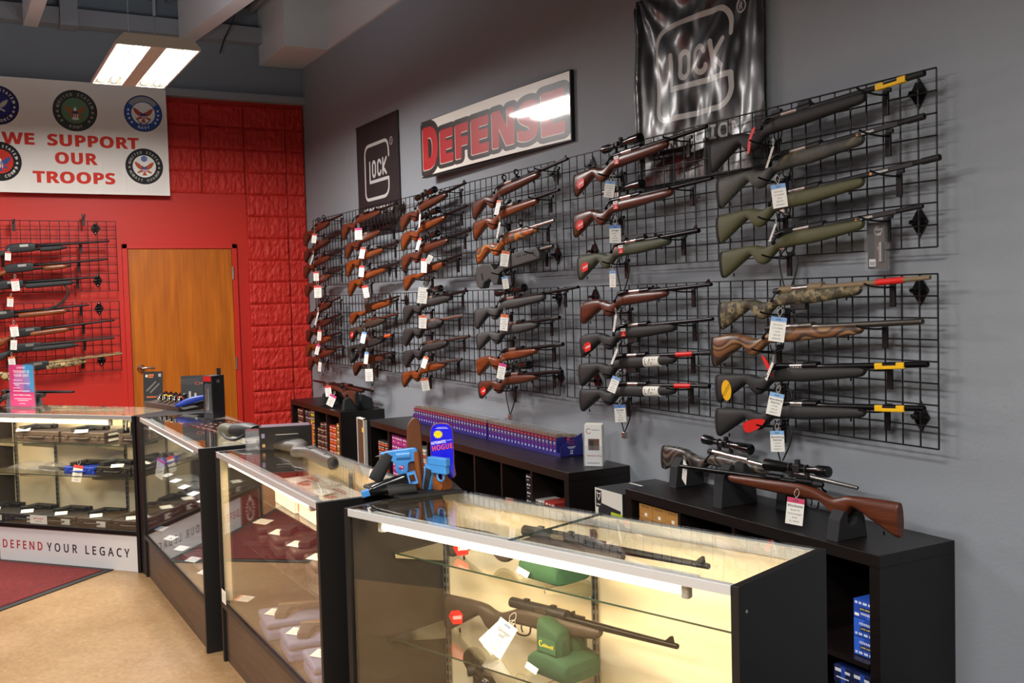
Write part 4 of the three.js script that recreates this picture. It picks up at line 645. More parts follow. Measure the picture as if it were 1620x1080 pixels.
function ammoBox(kind, label, group, w, h, d, pos, turn = -Math.PI / 2, name = 'ammo_box') { // pos = middle of the foot of the printed end
  const t = thing(name, label, 'ammo box', pos, turn, group);
  part(t, 'carton', box(w - 0.002, h - 0.002, d, 0, 0, h / 2, -d / 2), AMMO_SIDE[kind]);
  part(t, 'printed_end', sheet(w - 0.003, h - 0.003).clone().translate(0, h / 2, 0.0006), AMMO[kind]);
  return t;
}
function ammoStack(kind, what, where_, z0, z1, y0, rows, h, cols, x = SX0 + 0.02, d = 0.12, skip = 0) {
  const w = (z1 - z0) / cols; let first;
  for (let r = 0; r < rows; r++) for (let c = 0; c < cols; c++) {
    if (r === rows - 1 && c < skip) continue;
    const pos = [x + rr(0, 0.006), y0 + r * h, z0 + (c + 0.5) * w];
    if (!first) first = ammoBox(kind, `${what} stacked ${where_}`, `${what.replace('box', 'boxes')} ${where_}`, w, h, d, pos);
    else { const k = copy(first); k.position.set(...pos); }
  }
}
{
  const fl = 0.346, bot = 0.045, C = (i, a, b) => { const [p, q] = caseA.cell(i); return [p + (q - p) * a, p + (q - p) * b]; };
  ammoStack('rust', 'rust brown ammo box', 'in the far cell by the red wall', ...C(0, 0.3, 0.98), fl, 6, 0.053, 3);
  ammoStack('plum', 'dull plum ammo box', 'in the second corner cell', ...C(1, 0.02, 0.46), fl, 6, 0.054, 2);
  ammoStack('yellow', 'black and yellow ammo box', 'in the second corner cell', ...C(1, 0.5, 0.98), fl, 6, 0.056, 2);
  ammoStack('brown', 'dark brown ammo box', 'in the third corner cell', ...C(2, 0.04, 0.6), fl, 5, 0.05, 2, SX0 + 0.02, 0.12, 1);
  ammoStack('plum', 'dull plum ammo box', 'in the third corner cell', ...C(2, 0.64, 0.96), fl, 5, 0.052, 1);
  ammoStack('red', 'red orange ammo box', 'in the fourth corner cell', ...C(3, 0.04, 0.56), fl, 5, 0.05, 2);
  ammoStack('gold', 'gold coloured ammo box', 'in the fourth corner cell', ...C(3, 0.6, 0.95), fl, 5, 0.056, 1);
  for (let i = 0; i < 4; i++) ammoStack(['brown', 'rust', 'gold', 'red'][i], ['dark brown ammo box', 'rust brown ammo box', 'gold coloured ammo box', 'red orange ammo box'][i], 'in the bottom row of the corner bookcase', ...C(i, 0.1, 0.9), bot, 4, 0.052, 3);
}
{
  const fl = 0.346, bot = 0.045, C = (i, a, b) => { const [p, q] = caseB.cell(i); return [p + (q - p) * a, p + (q - p) * b]; };
  ammoStack('rig', 'black and orange ammo box', 'at the end of the long bookcase', ...C(0, 0.3, 0.98), fl, 7, 0.036, 4);
  ammoStack('pink', 'magenta ammo box', 'in the long bookcase', ...C(1, 0.06, 0.94), fl, 5, 0.064, 3);
  ammoStack('white', 'white speckled ammo box', 'in the long bookcase', ...C(2, 0.1, 0.8), fl, 5, 0.055, 3);
  ammoStack('black', 'black ammo box with white marks', 'in a narrow pile', ...C(6, 0.72, 0.95), fl, 7, 0.045, 1);
  ammoStack('white', 'white speckled ammo box', 'beside the narrow black pile', ...C(7, 0.02, 0.28), fl + 0.0, 4, 0.048, 1);
  ammoStack('redWhite', 'red ammo box with white marks', 'next to the white boxes', ...C(7, 0.3, 0.62), fl, 4, 0.05, 1);
  ammoStack('olive', 'olive and yellow ammo box', 'at the near end of the long bookcase', ...C(7, 0.66, 0.94), fl, 3, 0.052, 1);
  solo('storage_case', 'blue hard case lying in the long bookcase behind the grip card', 'case', new RoundedBoxGeometry(0.2, 0.12, 0.26, 2, 0.012).translate(0, 0.06, 0), M.navy, [-0.17, fl, -3.62]);
}
T.federal = print(256, 160, (g, w, h) => { g.fillStyle = '#1f46a8'; g.fillRect(0, 0, w, h); g.fillStyle = '#2f62d0'; g.beginPath(); g.moveTo(0, 0); g.lineTo(120, 0); g.lineTo(40, h); g.lineTo(0, h); g.fill(); g.fillStyle = '#f0efe8'; g.font = 'italic bold 30px sans-serif'; g.fillText('FEDERAL', 56, 52); g.fillStyle = '#14161c'; g.beginPath(); g.roundRect(66, 66, 128, 34, 16); g.fill(); g.fillStyle = '#e8d9a8'; g.font = 'bold 20px sans-serif'; g.fillText('GAME LOAD', 74, 90); g.fillStyle = '#cfd6ea'; for (const [x, k] of [[14, 26], [54, 40], [110, 44], [170, 28], [212, 30]]) g.fillRect(x, 124, k, 22); g.fillStyle = '#f3f1ea'; g.fillRect(196, 14, 50, 26); });
AMMO.federal = printed(T.federal); AMMO_SIDE.federal = std(0x2350b4, 0.45);
T.federal2 = print(160, 96, (g, w, h) => { g.fillStyle = '#15204a'; g.fillRect(0, 0, w, h); g.fillStyle = '#2a4fae'; g.fillRect(60, 0, 40, h); g.fillStyle = '#e4e6ec'; g.fillRect(10, 14, 54, 20); g.fillRect(96, 20, 44, 16); g.fillRect(20, 62, 110, 8); });
AMMO.federal2 = printed(T.federal2); AMMO_SIDE.federal2 = std(0x1a2a60, 0.45);
{
  const [p, q] = caseC.cell(3);
  ['bottom', 'middle', 'top'].forEach((s, i) => { const b = ammoBox('federal', `blue shotgun shell box, ${s} of the three in the end bookcase`, null, 0.105, 0.066, 0.11, [SX0 + 0.045, 0.346 + i * 0.0665, q - 0.06]); if (i === 2) { b.children[1].rotation.z = Math.PI; b.children[1].position.y = 0.066; } });
  ammoStack('federal2', 'dark blue shell box', 'in the lowest cell at the end', p + 0.16, q - 0.01, 0.045, 4, 0.062, 2);
  const [a, b] = caseC.cell(0);
  ammoStack('kraft', 'brown cardboard cartridge box', 'in the first cell of the end bookcase', a + 0.03, b - 0.02, 0.346, 5, 0.066, 3, SX0 + 0.02, 0.14);
}
T.bear = print(256, 384, (g, w, h) => { g.fillStyle = '#d9d4c8'; g.fillRect(0, 0, w, h); g.fillStyle = '#1b1b1c'; g.fillRect(8, 10, 54, 92); g.strokeStyle = '#e8e4da'; g.lineWidth = 5; g.beginPath(); g.moveTo(18, 22); g.lineTo(24, 48); g.lineTo(35, 62); g.lineTo(46, 48); g.lineTo(52, 22); g.lineTo(42, 28); g.lineTo(28, 28); g.closePath(); g.stroke(); g.fillStyle = '#e8e4da'; g.font = 'bold 14px sans-serif'; g.fillText('BEAR', 16, 92); g.fillStyle = '#26272a'; g.beginPath(); g.moveTo(30, 110); g.lineTo(66, 76); g.lineTo(240, 92); g.lineTo(244, h); g.lineTo(30, h); g.fill(); g.fillStyle = '#b9c91e'; g.fillRect(150, 108, 106, 20); g.fillRect(156, 136, 100, 20); g.fillStyle = '#c8c8c8'; g.beginPath(); g.moveTo(140, 190); g.lineTo(148, 204); g.lineTo(132, 204); g.fill(); });
{
  const t = thing('carton', 'tall black and white carton with small bear mark between bookcases', 'box', [-0.3, 0, -1.61], -Math.PI / 2);
  part(t, 'carton_body', box(0.23, 0.7, 0.36, 0.001, 0, 0.35, -0.18), std(0x2a2b2d, 0.4)); part(t, 'printed_side', sheet(0.228, 0.345).clone().translate(0, 0.527, 0.0005), printed(T.bear, 0.45)); part(t, 'white_stripe', span(-0.1, 0.1, 0.7, 0.7012, -0.2, -0.19), M.white);
  const u = thing('framed_print', 'thin white edged brown picture frame at the far end of the long bookcase', 'frame', [-0.335, 0, -4.85], -Math.PI / 2);
  part(u, 'frame_border', merged(span(-0.075, -0.068, 0.2, 0.745, -0.02, 0.006), span(0.062, 0.075, 0.2, 0.745, -0.02, 0.006), span(-0.075, 0.075, 0.735, 0.745, -0.02, 0.006), span(-0.075, 0.075, 0.0, 0.2, -0.02, 0.006)), M.offWhite); part(u, 'brown_panel', span(-0.069, 0.063, 0.2, 0.736, -0.016, 0), std(0x5a3d2a, 0.6)); part(u, 'yellow_label', span(0.018, 0.06, 0.64, 0.675, 0, 0.0015), M.yellow);
}
// cartridge trays on the long bookcase
T.cci = print(72, 192, (g, w, h) => {
  g.fillStyle = '#2a2580'; g.fillRect(0, 0, w, h); g.fillStyle = '#7c1a28'; g.fillRect(0, 0, w, 40); g.fillStyle = '#3d3a68'; g.fillRect(6, 34, 60, 50); g.fillStyle = '#d8d4dc'; g.fillRect(22, 52, 26, 14); g.fillRect(26, 20, 18, 6); g.fillStyle = '#8a7a70'; g.fillRect(14, 74, 44, 10);
  g.fillStyle = '#c42432'; g.font = 'bold 26px sans-serif'; g.textAlign = 'center'; g.fillText('CCI', 36, 118); g.fillStyle = '#f4f2f0'; g.font = 'bold 30px sans-serif'; g.fillText('22', 36, 156); g.fillRect(32, 172, 8, 5);
});
T.cciSide = print(256, 128, (g, w, h) => { g.fillStyle = '#1d2470'; g.fillRect(0, 0, w, h); g.fillStyle = '#b01c2a'; g.font = 'bold 40px sans-serif'; g.textAlign = 'center'; g.fillText('CCI', 128, 58); g.fillStyle = '#e8e6ea'; g.fillRect(80, 70, 96, 3); g.fillRect(94, 77, 70, 3); g.font = 'bold 32px sans-serif'; g.fillText('22', 128, 112); });
{
  const face = printed(T.cci, 0.35), body = std(0x2b2a78, 0.35), lidM = M.clear, tip = std(0x9a7b4a, 0.4, 0.6), TX = -0.07;
  const bodyG = box(0.0385, 0.1, 0.06, 0, 0, 0.05, -0.03), faceG = sheet(0.038, 0.1).clone().translate(0, 0.05, 0.0006), lidG = box(0.039, 0.02, 0.061, 0.001, 0, 0.111, -0.03), tipG = merged(...[0, 1].flatMap((i) => [0, 1, 2].map((j) => rod([-0.01 + i * 0.02, 0.1, -0.012 - j * 0.018], [-0.01 + i * 0.02, 0.112, -0.012 - j * 0.018], 0.005, 6))));
  for (const [i, [z0, n]] of [[-4.46, 28], [-3.285, 21]].entries()) {
    const w = n * 0.0412 + 0.012, t = thing('cartridge_tray', i ? 'blue cardboard tray of small cartridge boxes, with printed end panel' : 'blue cardboard tray of small cartridge boxes beside the plum banner', 'tray', [TX, SH, z0 + w / 2], -Math.PI / 2);
    part(t, 'tray_floor', span(-w / 2, w / 2, 0, 0.003, -0.14, 0.003), body); part(t, 'front_lip', span(-w / 2, w / 2, 0.003, 0.022, 0.0025, 0.0045), body);
    for (const s of [-1, 1]) part(t, 'end_panel', ext([[0.0045, 0], [0.0045, 0.055], [-0.14, 0.125], [-0.14, 0]], 0.003).rotateY(-Math.PI / 2).translate(s * (w / 2 - 0.0015), 0, 0), body);
    if (i) { const s = planarUV(ext([[0.0045, 0.002], [0.0045, 0.054], [-0.14, 0.124], [-0.14, 0.002]], 0.0008).translate(0.068, -0.06, 0), 0.145, 0.125).rotateY(-Math.PI / 2).translate(w / 2 + 0.0005, 0.06, -0.068); const u = s.attributes.uv; for (let k = 0; k < u.count; k++) u.setX(k, 1 - u.getX(k)); part(t, 'printed_panel', s, printed(T.cciSide, 0.4)); }
    let first;
    for (let r = 0; r < 2; r++) for (let k = 0; k < n; k++) {
      if (i && r === 0 && k >= n - 1) continue;
      const pos = [TX + r * 0.064, SH + 0.0035, z0 + 0.006 + (k + 0.5) * 0.0412];
      if (!first) { first = thing('cartridge_box', `slim blue and red cartridge box in the ${i ? 'nearer' : 'farther'} tray`, 'ammo box', pos, -Math.PI / 2, i ? 'cartridge boxes in the nearer tray' : 'cartridge boxes in the farther tray'); part(first, 'carton', bodyG, body); part(first, 'printed_face', faceG, face); part(first, 'clear_lid', lidG, lidM); part(first, 'cartridges', tipG, tip); first.children[3].userData.kind = 'stuff'; }
      else copy(first).position.set(...pos);
    }
  }
}
T.leaflet = print(96, 224, (g, w, h) => { g.fillStyle = '#f1eeea'; g.fillRect(0, 0, w, h); g.strokeStyle = '#a03a3a'; g.lineWidth = 3; g.beginPath(); g.arc(24, 34, 13, 0.6, 5.6); g.stroke(); g.fillStyle = '#6a4a3a'; g.fillRect(20, 76, 62, 62); g.fillStyle = '#2f3036'; g.fillRect(28, 84, 22, 50); g.fillStyle = '#b04a40'; g.font = 'bold 13px serif'; g.fillText('Membership', 12, 172); g.fillStyle = '#777'; g.fillRect(40, 26, 44, 3); g.fillRect(12, 206, 70, 4); });
{
  const t = thing('leaflet_holder', 'clear holder of white folded leaflets at the end of the bookcase', 'leaflet holder', [-0.08, SH, -2.06], -Math.PI / 2 + 0.75);
  part(t, 'holder', merged(span(-0.052, 0.052, 0, 0.11, 0.02, 0.0215), span(-0.052, 0.052, 0, 0.003, -0.05, 0.0215), span(-0.052, -0.0505, 0, 0.13, -0.05, 0.02), span(0.0505, 0.052, 0, 0.13, -0.05, 0.02)), M.clear);
  for (let i = 0; i < 10; i++) { const m = part(t, 'leaflet', sheet(0.092, 0.215, 0.0042), M.card); m.position.set(0.001 * (i % 3), 0.111 + 0.002 * (i % 4), 0.014 - i * 0.0055); }
  part(t, 'printed_leaflet', sheet(0.092, 0.215).clone().translate(0, 0.111, 0.0175), printed(T.leaflet, 0.5));
}
// rifle cradles and the rifles lying in them
const cradleG = (h, w = 0.12) => ext([[-w / 2, 0], [-w / 2 + 0.012, h * 0.7], [-0.042, h], [-0.024, h], [-0.02, h - 0.045], [0, h - 0.055], [0.02, h - 0.045], [0.024, h], [0.042, h], [w / 2 - 0.012, h * 0.7], [w / 2, 0]], 0.055, 0.003);
const cradleM = std(0x1d1e20, 0.75);
function cradle(label, x, z, h, turn, w) { return solo('rifle_cradle', label, 'cradle', cradleG(h, w), cradleM, [x, SH, z], turn); }
function standRifle(label, p, turn, a, o) { const g = thing('rifle', label, 'rifle'); g.position.set(...p); g.rotation.set(0, turn, a, 'YXZ'); buildGun(g, o); return g; }
cradle('black foam cradle under the barrel of the brown scoped rifle', -0.135, -0.905, 0.175, 0, 0.2);
cradle('black foam cradle under the butt of the brown scoped rifle', -0.195, -0.24, 0.105, 0, 0.15);
cradle('black foam cradle under the laminated rifle butt', -0.03, -1.36, 0.135, 0, 0.17);
cradle('black foam cradle behind, under the laminated rifle barrel', 0.0, -0.72, 0.13, 0, 0.12);
standRifle('brown wooden scoped rifle lying in cradles, butt to the open end', [-0.2, 0.922, 0.0], Math.PI / 2 + 0.05, -0.038, { L: 1.12, bh: 0.122, tip: 0.73, stock: 'walnut', metal: 'blued', scope: 0.3, padMat: 'walnut', irons: 0 });
standRifle('grey laminated rifle with silver barrel and scope lying behind', [-0.015, 0.917, -1.55], -Math.PI / 2, -0.035, { L: 1.2, bh: 0.115, tip: 0.6, stock: 'lamGrey', style: 'monte', metal: 'steel', scope: 0.3, heavy: 0 });
priceTag('pink headed tag hanging from the brown scoped rifle over the bookcase', 'win', [-0.265, 0.805, -0.425], faceCam(-0.26, -0.4) - 0.25, -0.1, 0, 1.12);
priceTag('white tag turned edge-on hanging under the brown rifle barrel', 'white', [-0.23, 0.85, -1.12], faceCam(-0.23, -1.1) - 1.28, -0.3, 0, 1.05);
cradle('black foam cradle at the far end of the corner bookcase', -0.13, -6.05, 0.13, 0, 0.22);
cradle('black foam cradle at the near end of the corner bookcase', -0.1, -5.55, 0.12, 0, 0.26);
standRifle('dark red brown rifle lying rearmost in the corner cradles', [-0.02, 0.89, -6.5], -Math.PI / 2, 0.0, { L: 1.1, bh: 0.11, tip: 0.8, stock: 'darkwood', metal: 'blued', heavy: 1 });
standRifle('dark brown rifle in the corner cradles with butt toward the shop', [-0.17, 0.915, -5.36], Math.PI / 2, 0.0, { L: 1.12, bh: 0.12, tip: 0.74, stock: 'darkwood', metal: 'blued' });
priceTag('white tag hanging from the corner rifles, above the pink one', 'red', [-0.25, 0.87, -5.84], faceCam(-0.25, -5.84) - 0.5, 0.1, 0, 1.0);
priceTag('pink headed tag hanging slanted before the corner bookcase cradles', 'pink', [-0.26, 0.8, -5.74], faceCam(-0.25, -5.8) - 0.5, -0.45, 0, 1.1);

// ───────────── glass counters ─────────────
// local frame: x along the front, y up, z toward the customer (front glass at z = 0, rear at z = -D)
const CASES = {
  1: { o: [-3.0199, -5.2699], u: [0.65, 0.76], L: 1.5, D: 0.47, H: 0.965, base: 0.245, shelves: [[0.742, 0.27], [0.543, 0.3]] },
  2: { o: [-2.03, -4.03], u: [0.0126, 0.9999], L: 1.59, D: 0.45, H: 0.965, base: 0.25, shelves: [[0.74, 0.24], [0.57, 0.3]] },
  3: { o: [-1.965, -2.31], u: [0.0141, 0.9999], L: 1.42, D: 0.42, H: 0.965, base: 0.27, shelves: [[0.765, 0.26], [0.545, 0.3]] },
  4: { o: [-1.9, -0.763], u: [0.312, 0.9501], L: 1.449, D: 0.432, H: 0.965, base: 0.25, shelves: [[0.782, 0.225], [0.505, 0.26]] },
};
for (const k in CASES) { const c = CASES[k], n = Math.hypot(...c.u); c.u = c.u.map((v) => v / n); c.th = -Math.atan2(c.u[1], c.u[0]); c.at = (x, y, z) => [c.o[0] + c.u[0] * x - c.u[1] * z, y, c.o[1] + c.u[1] * x + c.u[0] * z]; }
T.slots = print(16, 512, (g, w, h) => { g.fillStyle = '#8d8a84'; g.fillRect(0, 0, w, h); g.fillStyle = '#0c0b0a'; for (let i = 0; i < 21; i++) g.fillRect(5, 6 + i * 24.4, 6, 15); });
const slotM = new THREE.MeshStandardMaterial({ map: T.slots, roughness: 0.3, metalness: 0.7 });
function counter(k, label, o) {
  const c = CASES[k], { L, D, H, base } = c, t = thing('display_counter', label, 'display counter', c.at(0, 0, 0), c.th), th = 0.022;
  const endM = M.panel;
  part(t, 'kick_panel', span(th, L - th, 0, base - 0.02, -D + 0.02, -0.012), o.kick ?? M.kick);
  part(t, 'deck', span(th, L - th, base - 0.02, base, -D + 0.012, -0.01), M.inner);
  part(t, 'bottom_rail', span(th, L - th, base - 0.018, base + 0.008, -0.012, 0.004, 0.002), M.blackSteel);
  for (const [x, i] of [[0, 0], [L - th, 1]]) { part(t, 'end_panel', span(x, x + th, 0, H, -D, 0.004, 0.0015), endM); part(t, 'end_lining', span(i ? x - 0.002 : x + th, i ? x : x + th + 0.002, base, H - 0.03, -D + 0.015, -0.012), M.inner); }
  for (const s of [0, 1]) part(t, 'sliding_door', span(th + s * (L / 2 - th - 0.01), L / 2 + 0.01 + s * (L / 2 - th - 0.01), base, H - 0.035, -D + 0.004 + 0.006 * s, -D + 0.009 + 0.006 * s), M.cream);
  part(t, 'door_track', merged(span(th, L - th, H - 0.035, H - 0.006, -D, -D + 0.004), span(th, L - th, H - 0.04, H - 0.012, -D + 0.016, -D + 0.019), span(th, L - th, H - 0.012, H - 0.006, -D, -D + 0.02)), M.alu);
  part(t, 'front_rail', merged(span(th - 0.001, L - th + 0.001, H - 0.024, H, -0.004, 0.005, 0.001), span(th, L - th, H - 0.009, H - 0.006, -0.034, -0.004)), M.alu);
  part(t, 'front_glass', span(th, L - th, base + 0.006, H - 0.022, -0.009, -0.004), M.glass);
  const seams = o.seams ?? [th, L - th];
  for (let i = 0; i < seams.length - 1; i++) { part(t, 'top_glass', span(seams[i] + 0.001, seams[i + 1] - 0.001, H - 0.006, H, -D + 0.001, -0.005), M.glass); if (i) part(t, 'glass_edge', span(seams[i] - 0.0012, seams[i] + 0.0012, H - 0.0062, H + 0.0002, -D + 0.002, -0.006), M.glassEdge); }
  const xs = o.standards ?? [0.05, L / 2, L - 0.05];
  for (const x of xs) { const g = new THREE.BoxGeometry(0.018, H - base - 0.05, 0.01); part(t, 'slotted_upright', g.translate(x, (H + base - 0.05) / 2, -D + 0.024), slotM); }
  for (const [y, d] of c.shelves) {
    part(t, 'glass_shelf', span(th + 0.008, L - th - 0.008, y, y + 0.006, -D + 0.03, -D + 0.03 + d), M.glass);
    part(t, 'shelf_edge', span(th + 0.008, L - th - 0.008, y + 0.0004, y + 0.0056, -D + 0.03 + d, -D + 0.0306 + d), M.glassEdge);
    for (const x of xs) part(t, 'shelf_bracket', ext([[-D + 0.028, y - 0.001], [-D + 0.028 + d, y - 0.001], [-D + 0.028 + d + 0.004, y + 0.008], [-D + 0.028 + d, y - 0.014], [-D + 0.028, y - 0.07]], 0.004).rotateY(-Math.PI / 2).translate(x, 0, 0), M.chrome);
  }
  if (o.lamp) {
    const [a, b, mat, col, power] = o.lamp, y = H - 0.05, z = -0.045;
    part(t, 'lamp_housing', merged(span(a - 0.06, b + 0.04, H - 0.03, H - 0.01, -0.062, -0.022, 0.003)), M.offWhite);
    part(t, 'fluorescent_tube', rod([a, y, z], [b, y, z], 0.0125, 14), mat);
    for (const x of [a - 0.012, b + 0.012]) part(t, 'lamp_holder', merged(box(0.022, 0.05, 0.022, 0.005, x, y + 0.006, z), rod([x, y, z], [x + (x < a ? 0.014 : -0.014), y, z], 0.0085, 10)), M.offWhite);
    const p = c.at((a + b) / 2, y - 0.014, z - 0.006), q = c.at((a + b) / 2, y - 0.4, z - 0.28);
    areaLight(col, power, b - a, 0.024, p, q);
  }
  return t;
}
T.legacy = print(1536, 300, (g, w, h) => { g.fillStyle = '#e3e2e0'; g.fillRect(0, 0, w, h); g.textBaseline = 'middle'; g.font = '96px sans-serif'; g.lineWidth = 4; const sp = (t, x0, x1, c) => { const ws = [...t].map((q) => g.measureText(q).width), s = (x1 - x0 - ws.reduce((a, b) => a + b)) / (t.length - 1); g.fillStyle = g.strokeStyle = c; let x = x0; [...t].forEach((q, k) => { g.fillText(q, x, 150); g.strokeText(q, x, 150); x += ws[k] + s; }); }; sp('DEFEND', 26, 494, '#b02a26'); sp('YOUR LEGACY', 544, 1440, '#26272c'); });
T.crest = print(384, 300, (g, w, h) => {
  g.fillStyle = '#8a1c1c'; g.fillRect(0, 0, w, h); g.strokeStyle = g.fillStyle = '#eae2da'; g.lineWidth = 7; const cx = w / 2;
  g.beginPath(); g.ellipse(cx, 170, 66, 96, 0, 0, 7); g.stroke(); g.beginPath(); g.moveTo(cx - 50, 120); g.lineTo(cx + 50, 220); g.moveTo(cx + 50, 120); g.lineTo(cx - 50, 220); g.stroke();
  for (let i = 0; i < 18; i++) { const a = i * Math.PI / 9; g.beginPath(); g.ellipse(cx + 84 * Math.cos(a), 170 + 104 * Math.sin(a), 14, 7, a, 0, 7); g.fill(); }
  g.beginPath(); g.moveTo(cx, 14); g.quadraticCurveTo(cx - 34, 50, cx - 20, 78); g.lineTo(cx + 20, 78); g.quadraticCurveTo(cx + 30, 50, cx, 14); g.fill(); g.lineWidth = 9; g.beginPath(); g.arc(cx, 190, 84, 0.4, 2.74); g.stroke();
});
const c1 = counter(1, 'angled glass counter of handguns with white lettered kick panel', { standards: [0.06, 0.42, 1.02, 1.44], lamp: [0.12, 1.26, M.tubeWarm, CASE_COLOR, CASE_LAMP * 0.9], kick: M.white });
part(c1, 'lettered_panel', sheet(1.12, 0.222, 0.004).clone().translate(0.917, 0.112, -0.01), printed(T.legacy, 0.4), 'white panel with red and black lettering');
part(c1, 'crest_panel', sheet(0.31, 0.222, 0.004).clone().translate(0.195, 0.112, -0.01), printed(T.crest, 0.45), 'dark red panel with white crest');
const c2 = counter(2, 'far straight glass counter with cool lamp, beside the angled one', { lamp: [0.1, 1.28, M.tubeCool, CASE_COOL, CASE_LAMP * 0.55] });
const c3 = counter(3, 'middle glass counter with a bare rifle stock on top', { standards: [0.05, 0.66, 1.37], lamp: [0.085, 1.2, M.tubeWarm, CASE_COLOR, CASE_LAMP * 0.62] });
part(c3, 'corner_strip', span(0.0225, 0.027, 0.28, 0.94, -0.043, -0.01), M.cream, 'cream strip at the glass corner'); part(c3, 'corner_dark_strip', span(0.0225, 0.03, 0.28, 0.94, -0.056, -0.043), M.black);  // cream strip with a narrow dark strip beside it
const c4 = counter(4, 'glass counter nearest the grey bookcase holding two long rifles', { standards: [0.032, 0.7, 1.36], seams: [0.022, 0.72, 1.427], lamp: [0.145, 1.265, M.tubeWarm, CASE_COLOR, CASE_LAMP] });
part(c4, 'panel_screw', merged(...[0.9, 0.15].map((y) => new THREE.SphereGeometry(0.005, 8, 6).scale(0.4, 1, 1).translate(1.449, y, -0.03))), M.steel);
for (const c of [c2, c3, c4]) { /* rear edge trim shared shape */ }
{ // wedge that closes the corner between the angled and the straight counter
  const A = CASES[1].at(1.5, 0, -0.006), B = CASES[1].at(1.5, 0, -0.47), C = CASES[2].at(0, 0, -0.45), D = CASES[2].at(0, 0, -0.006);
  const s = new THREE.Shape([A, B, C, D].map((p) => new THREE.Vector2(p[0], -p[2])));
  const g = new THREE.ExtrudeGeometry(s, { depth: 0.965, bevelEnabled: false }).rotateX(-Math.PI / 2);
  solo('corner_filler', 'black wedge filling the corner between angled and straight counters', 'counter', g, M.panel);
}
function inCase(o, k, x, y, z, turn = 0) { const c = CASES[k]; o.position.set(...c.at(x, y, z)); o.rotation.y = c.th + turn; return o; }
// handgun lying on its side: x along the slide, z up is its thickness; built lying flat
const slideG = box(0.185, 0.026, 0.03, 0.005, 0.0, 0.013, -0.045), gripG = ext([[-0.09, 0.04], [-0.05, 0.04], [-0.035, -0.0], [-0.06, -0.075], [-0.105, -0.07]], 0.026, 0.004).rotateX(-Math.PI / 2).translate(0, 0.013, 0.01), frameG = box(0.12, 0.022, 0.022, 0.004, 0.01, 0.012, -0.02), guardG = new THREE.TorusGeometry(0.021, 0.0035, 6, 18).rotateX(Math.PI / 2).translate(-0.012, 0.012, 0.005);
function pistol(label, k, x, y, z, turn, m = M.matteMetal, group) {
  const t = inCase(thing('pistol', label, 'pistol', [0, 0, 0], 0, group), k, x, y, z, turn);
  part(t, 'slide', slideG, m); part(t, 'frame', frameG, M.black); part(t, 'grip', gripG, M.grip); part(t, 'trigger_guard', guardG, M.black); return t;
}
const gunCaseG = {};
function gunCase(label, k, x, y, z, w, h, d, mat, turn = 0, opt = {}) { // foot centre; handle in front
  const t = inCase(thing(opt.name ?? 'pistol_case', label, 'pistol case', [0, 0, 0], 0, opt.group), k, x, y, z, turn);
  const key = [w, h, d].join();
  gunCaseG[key] ??= [new RoundedBoxGeometry(w, h * 0.52, d, 2, 0.008).translate(0, h * 0.26, 0), new RoundedBoxGeometry(w, h * 0.48, d, 2, 0.008).translate(0, h * 0.76, 0), merged(tube([[-0.06, h * 0.5, d / 2 - 0.004], [-0.055, h * 0.5, d / 2 + 0.016], [0.055, h * 0.5, d / 2 + 0.016], [0.06, h * 0.5, d / 2 - 0.004]], 0.006, 16)), merged(...[-1, 1].map((s) => box(0.024, h * 0.4, 0.008, 0.002, s * w * 0.36, h * 0.5, d / 2 + 0.002)))];
  const g = gunCaseG[key]; part(t, 'case_bottom', g[0], mat); part(t, 'case_lid', g[1], mat); part(t, 'handle', g[2], mat); part(t, 'latch', g[3], mat);
  if (opt.end) for (const s of [0.28, 0.76]) part(t, 'end_label', sheet(d * 0.62, h * 0.2, 0.0008).clone().rotateY(Math.PI / 2).translate(w / 2 + 0.0008, h * s, 0), M.card, 'cream label on the end');
  if (opt.front) part(t, 'front_label', sheet(0.07, h * 0.62, 0.0008).clone().translate(opt.front, h * 0.45, d / 2 + 0.009), M.offWhite, 'pale label on the front');
  return t;
}
function flatTag(label, kind, k, x, y, z, turn, scale = 1, up = -1.25) { const t = priceTag(label, kind, CASES[k].at(x, y + 0.004, z), CASES[k].th + turn, Math.PI / 2, Math.min(up, -1.3), scale * 0.72, true); return t; }
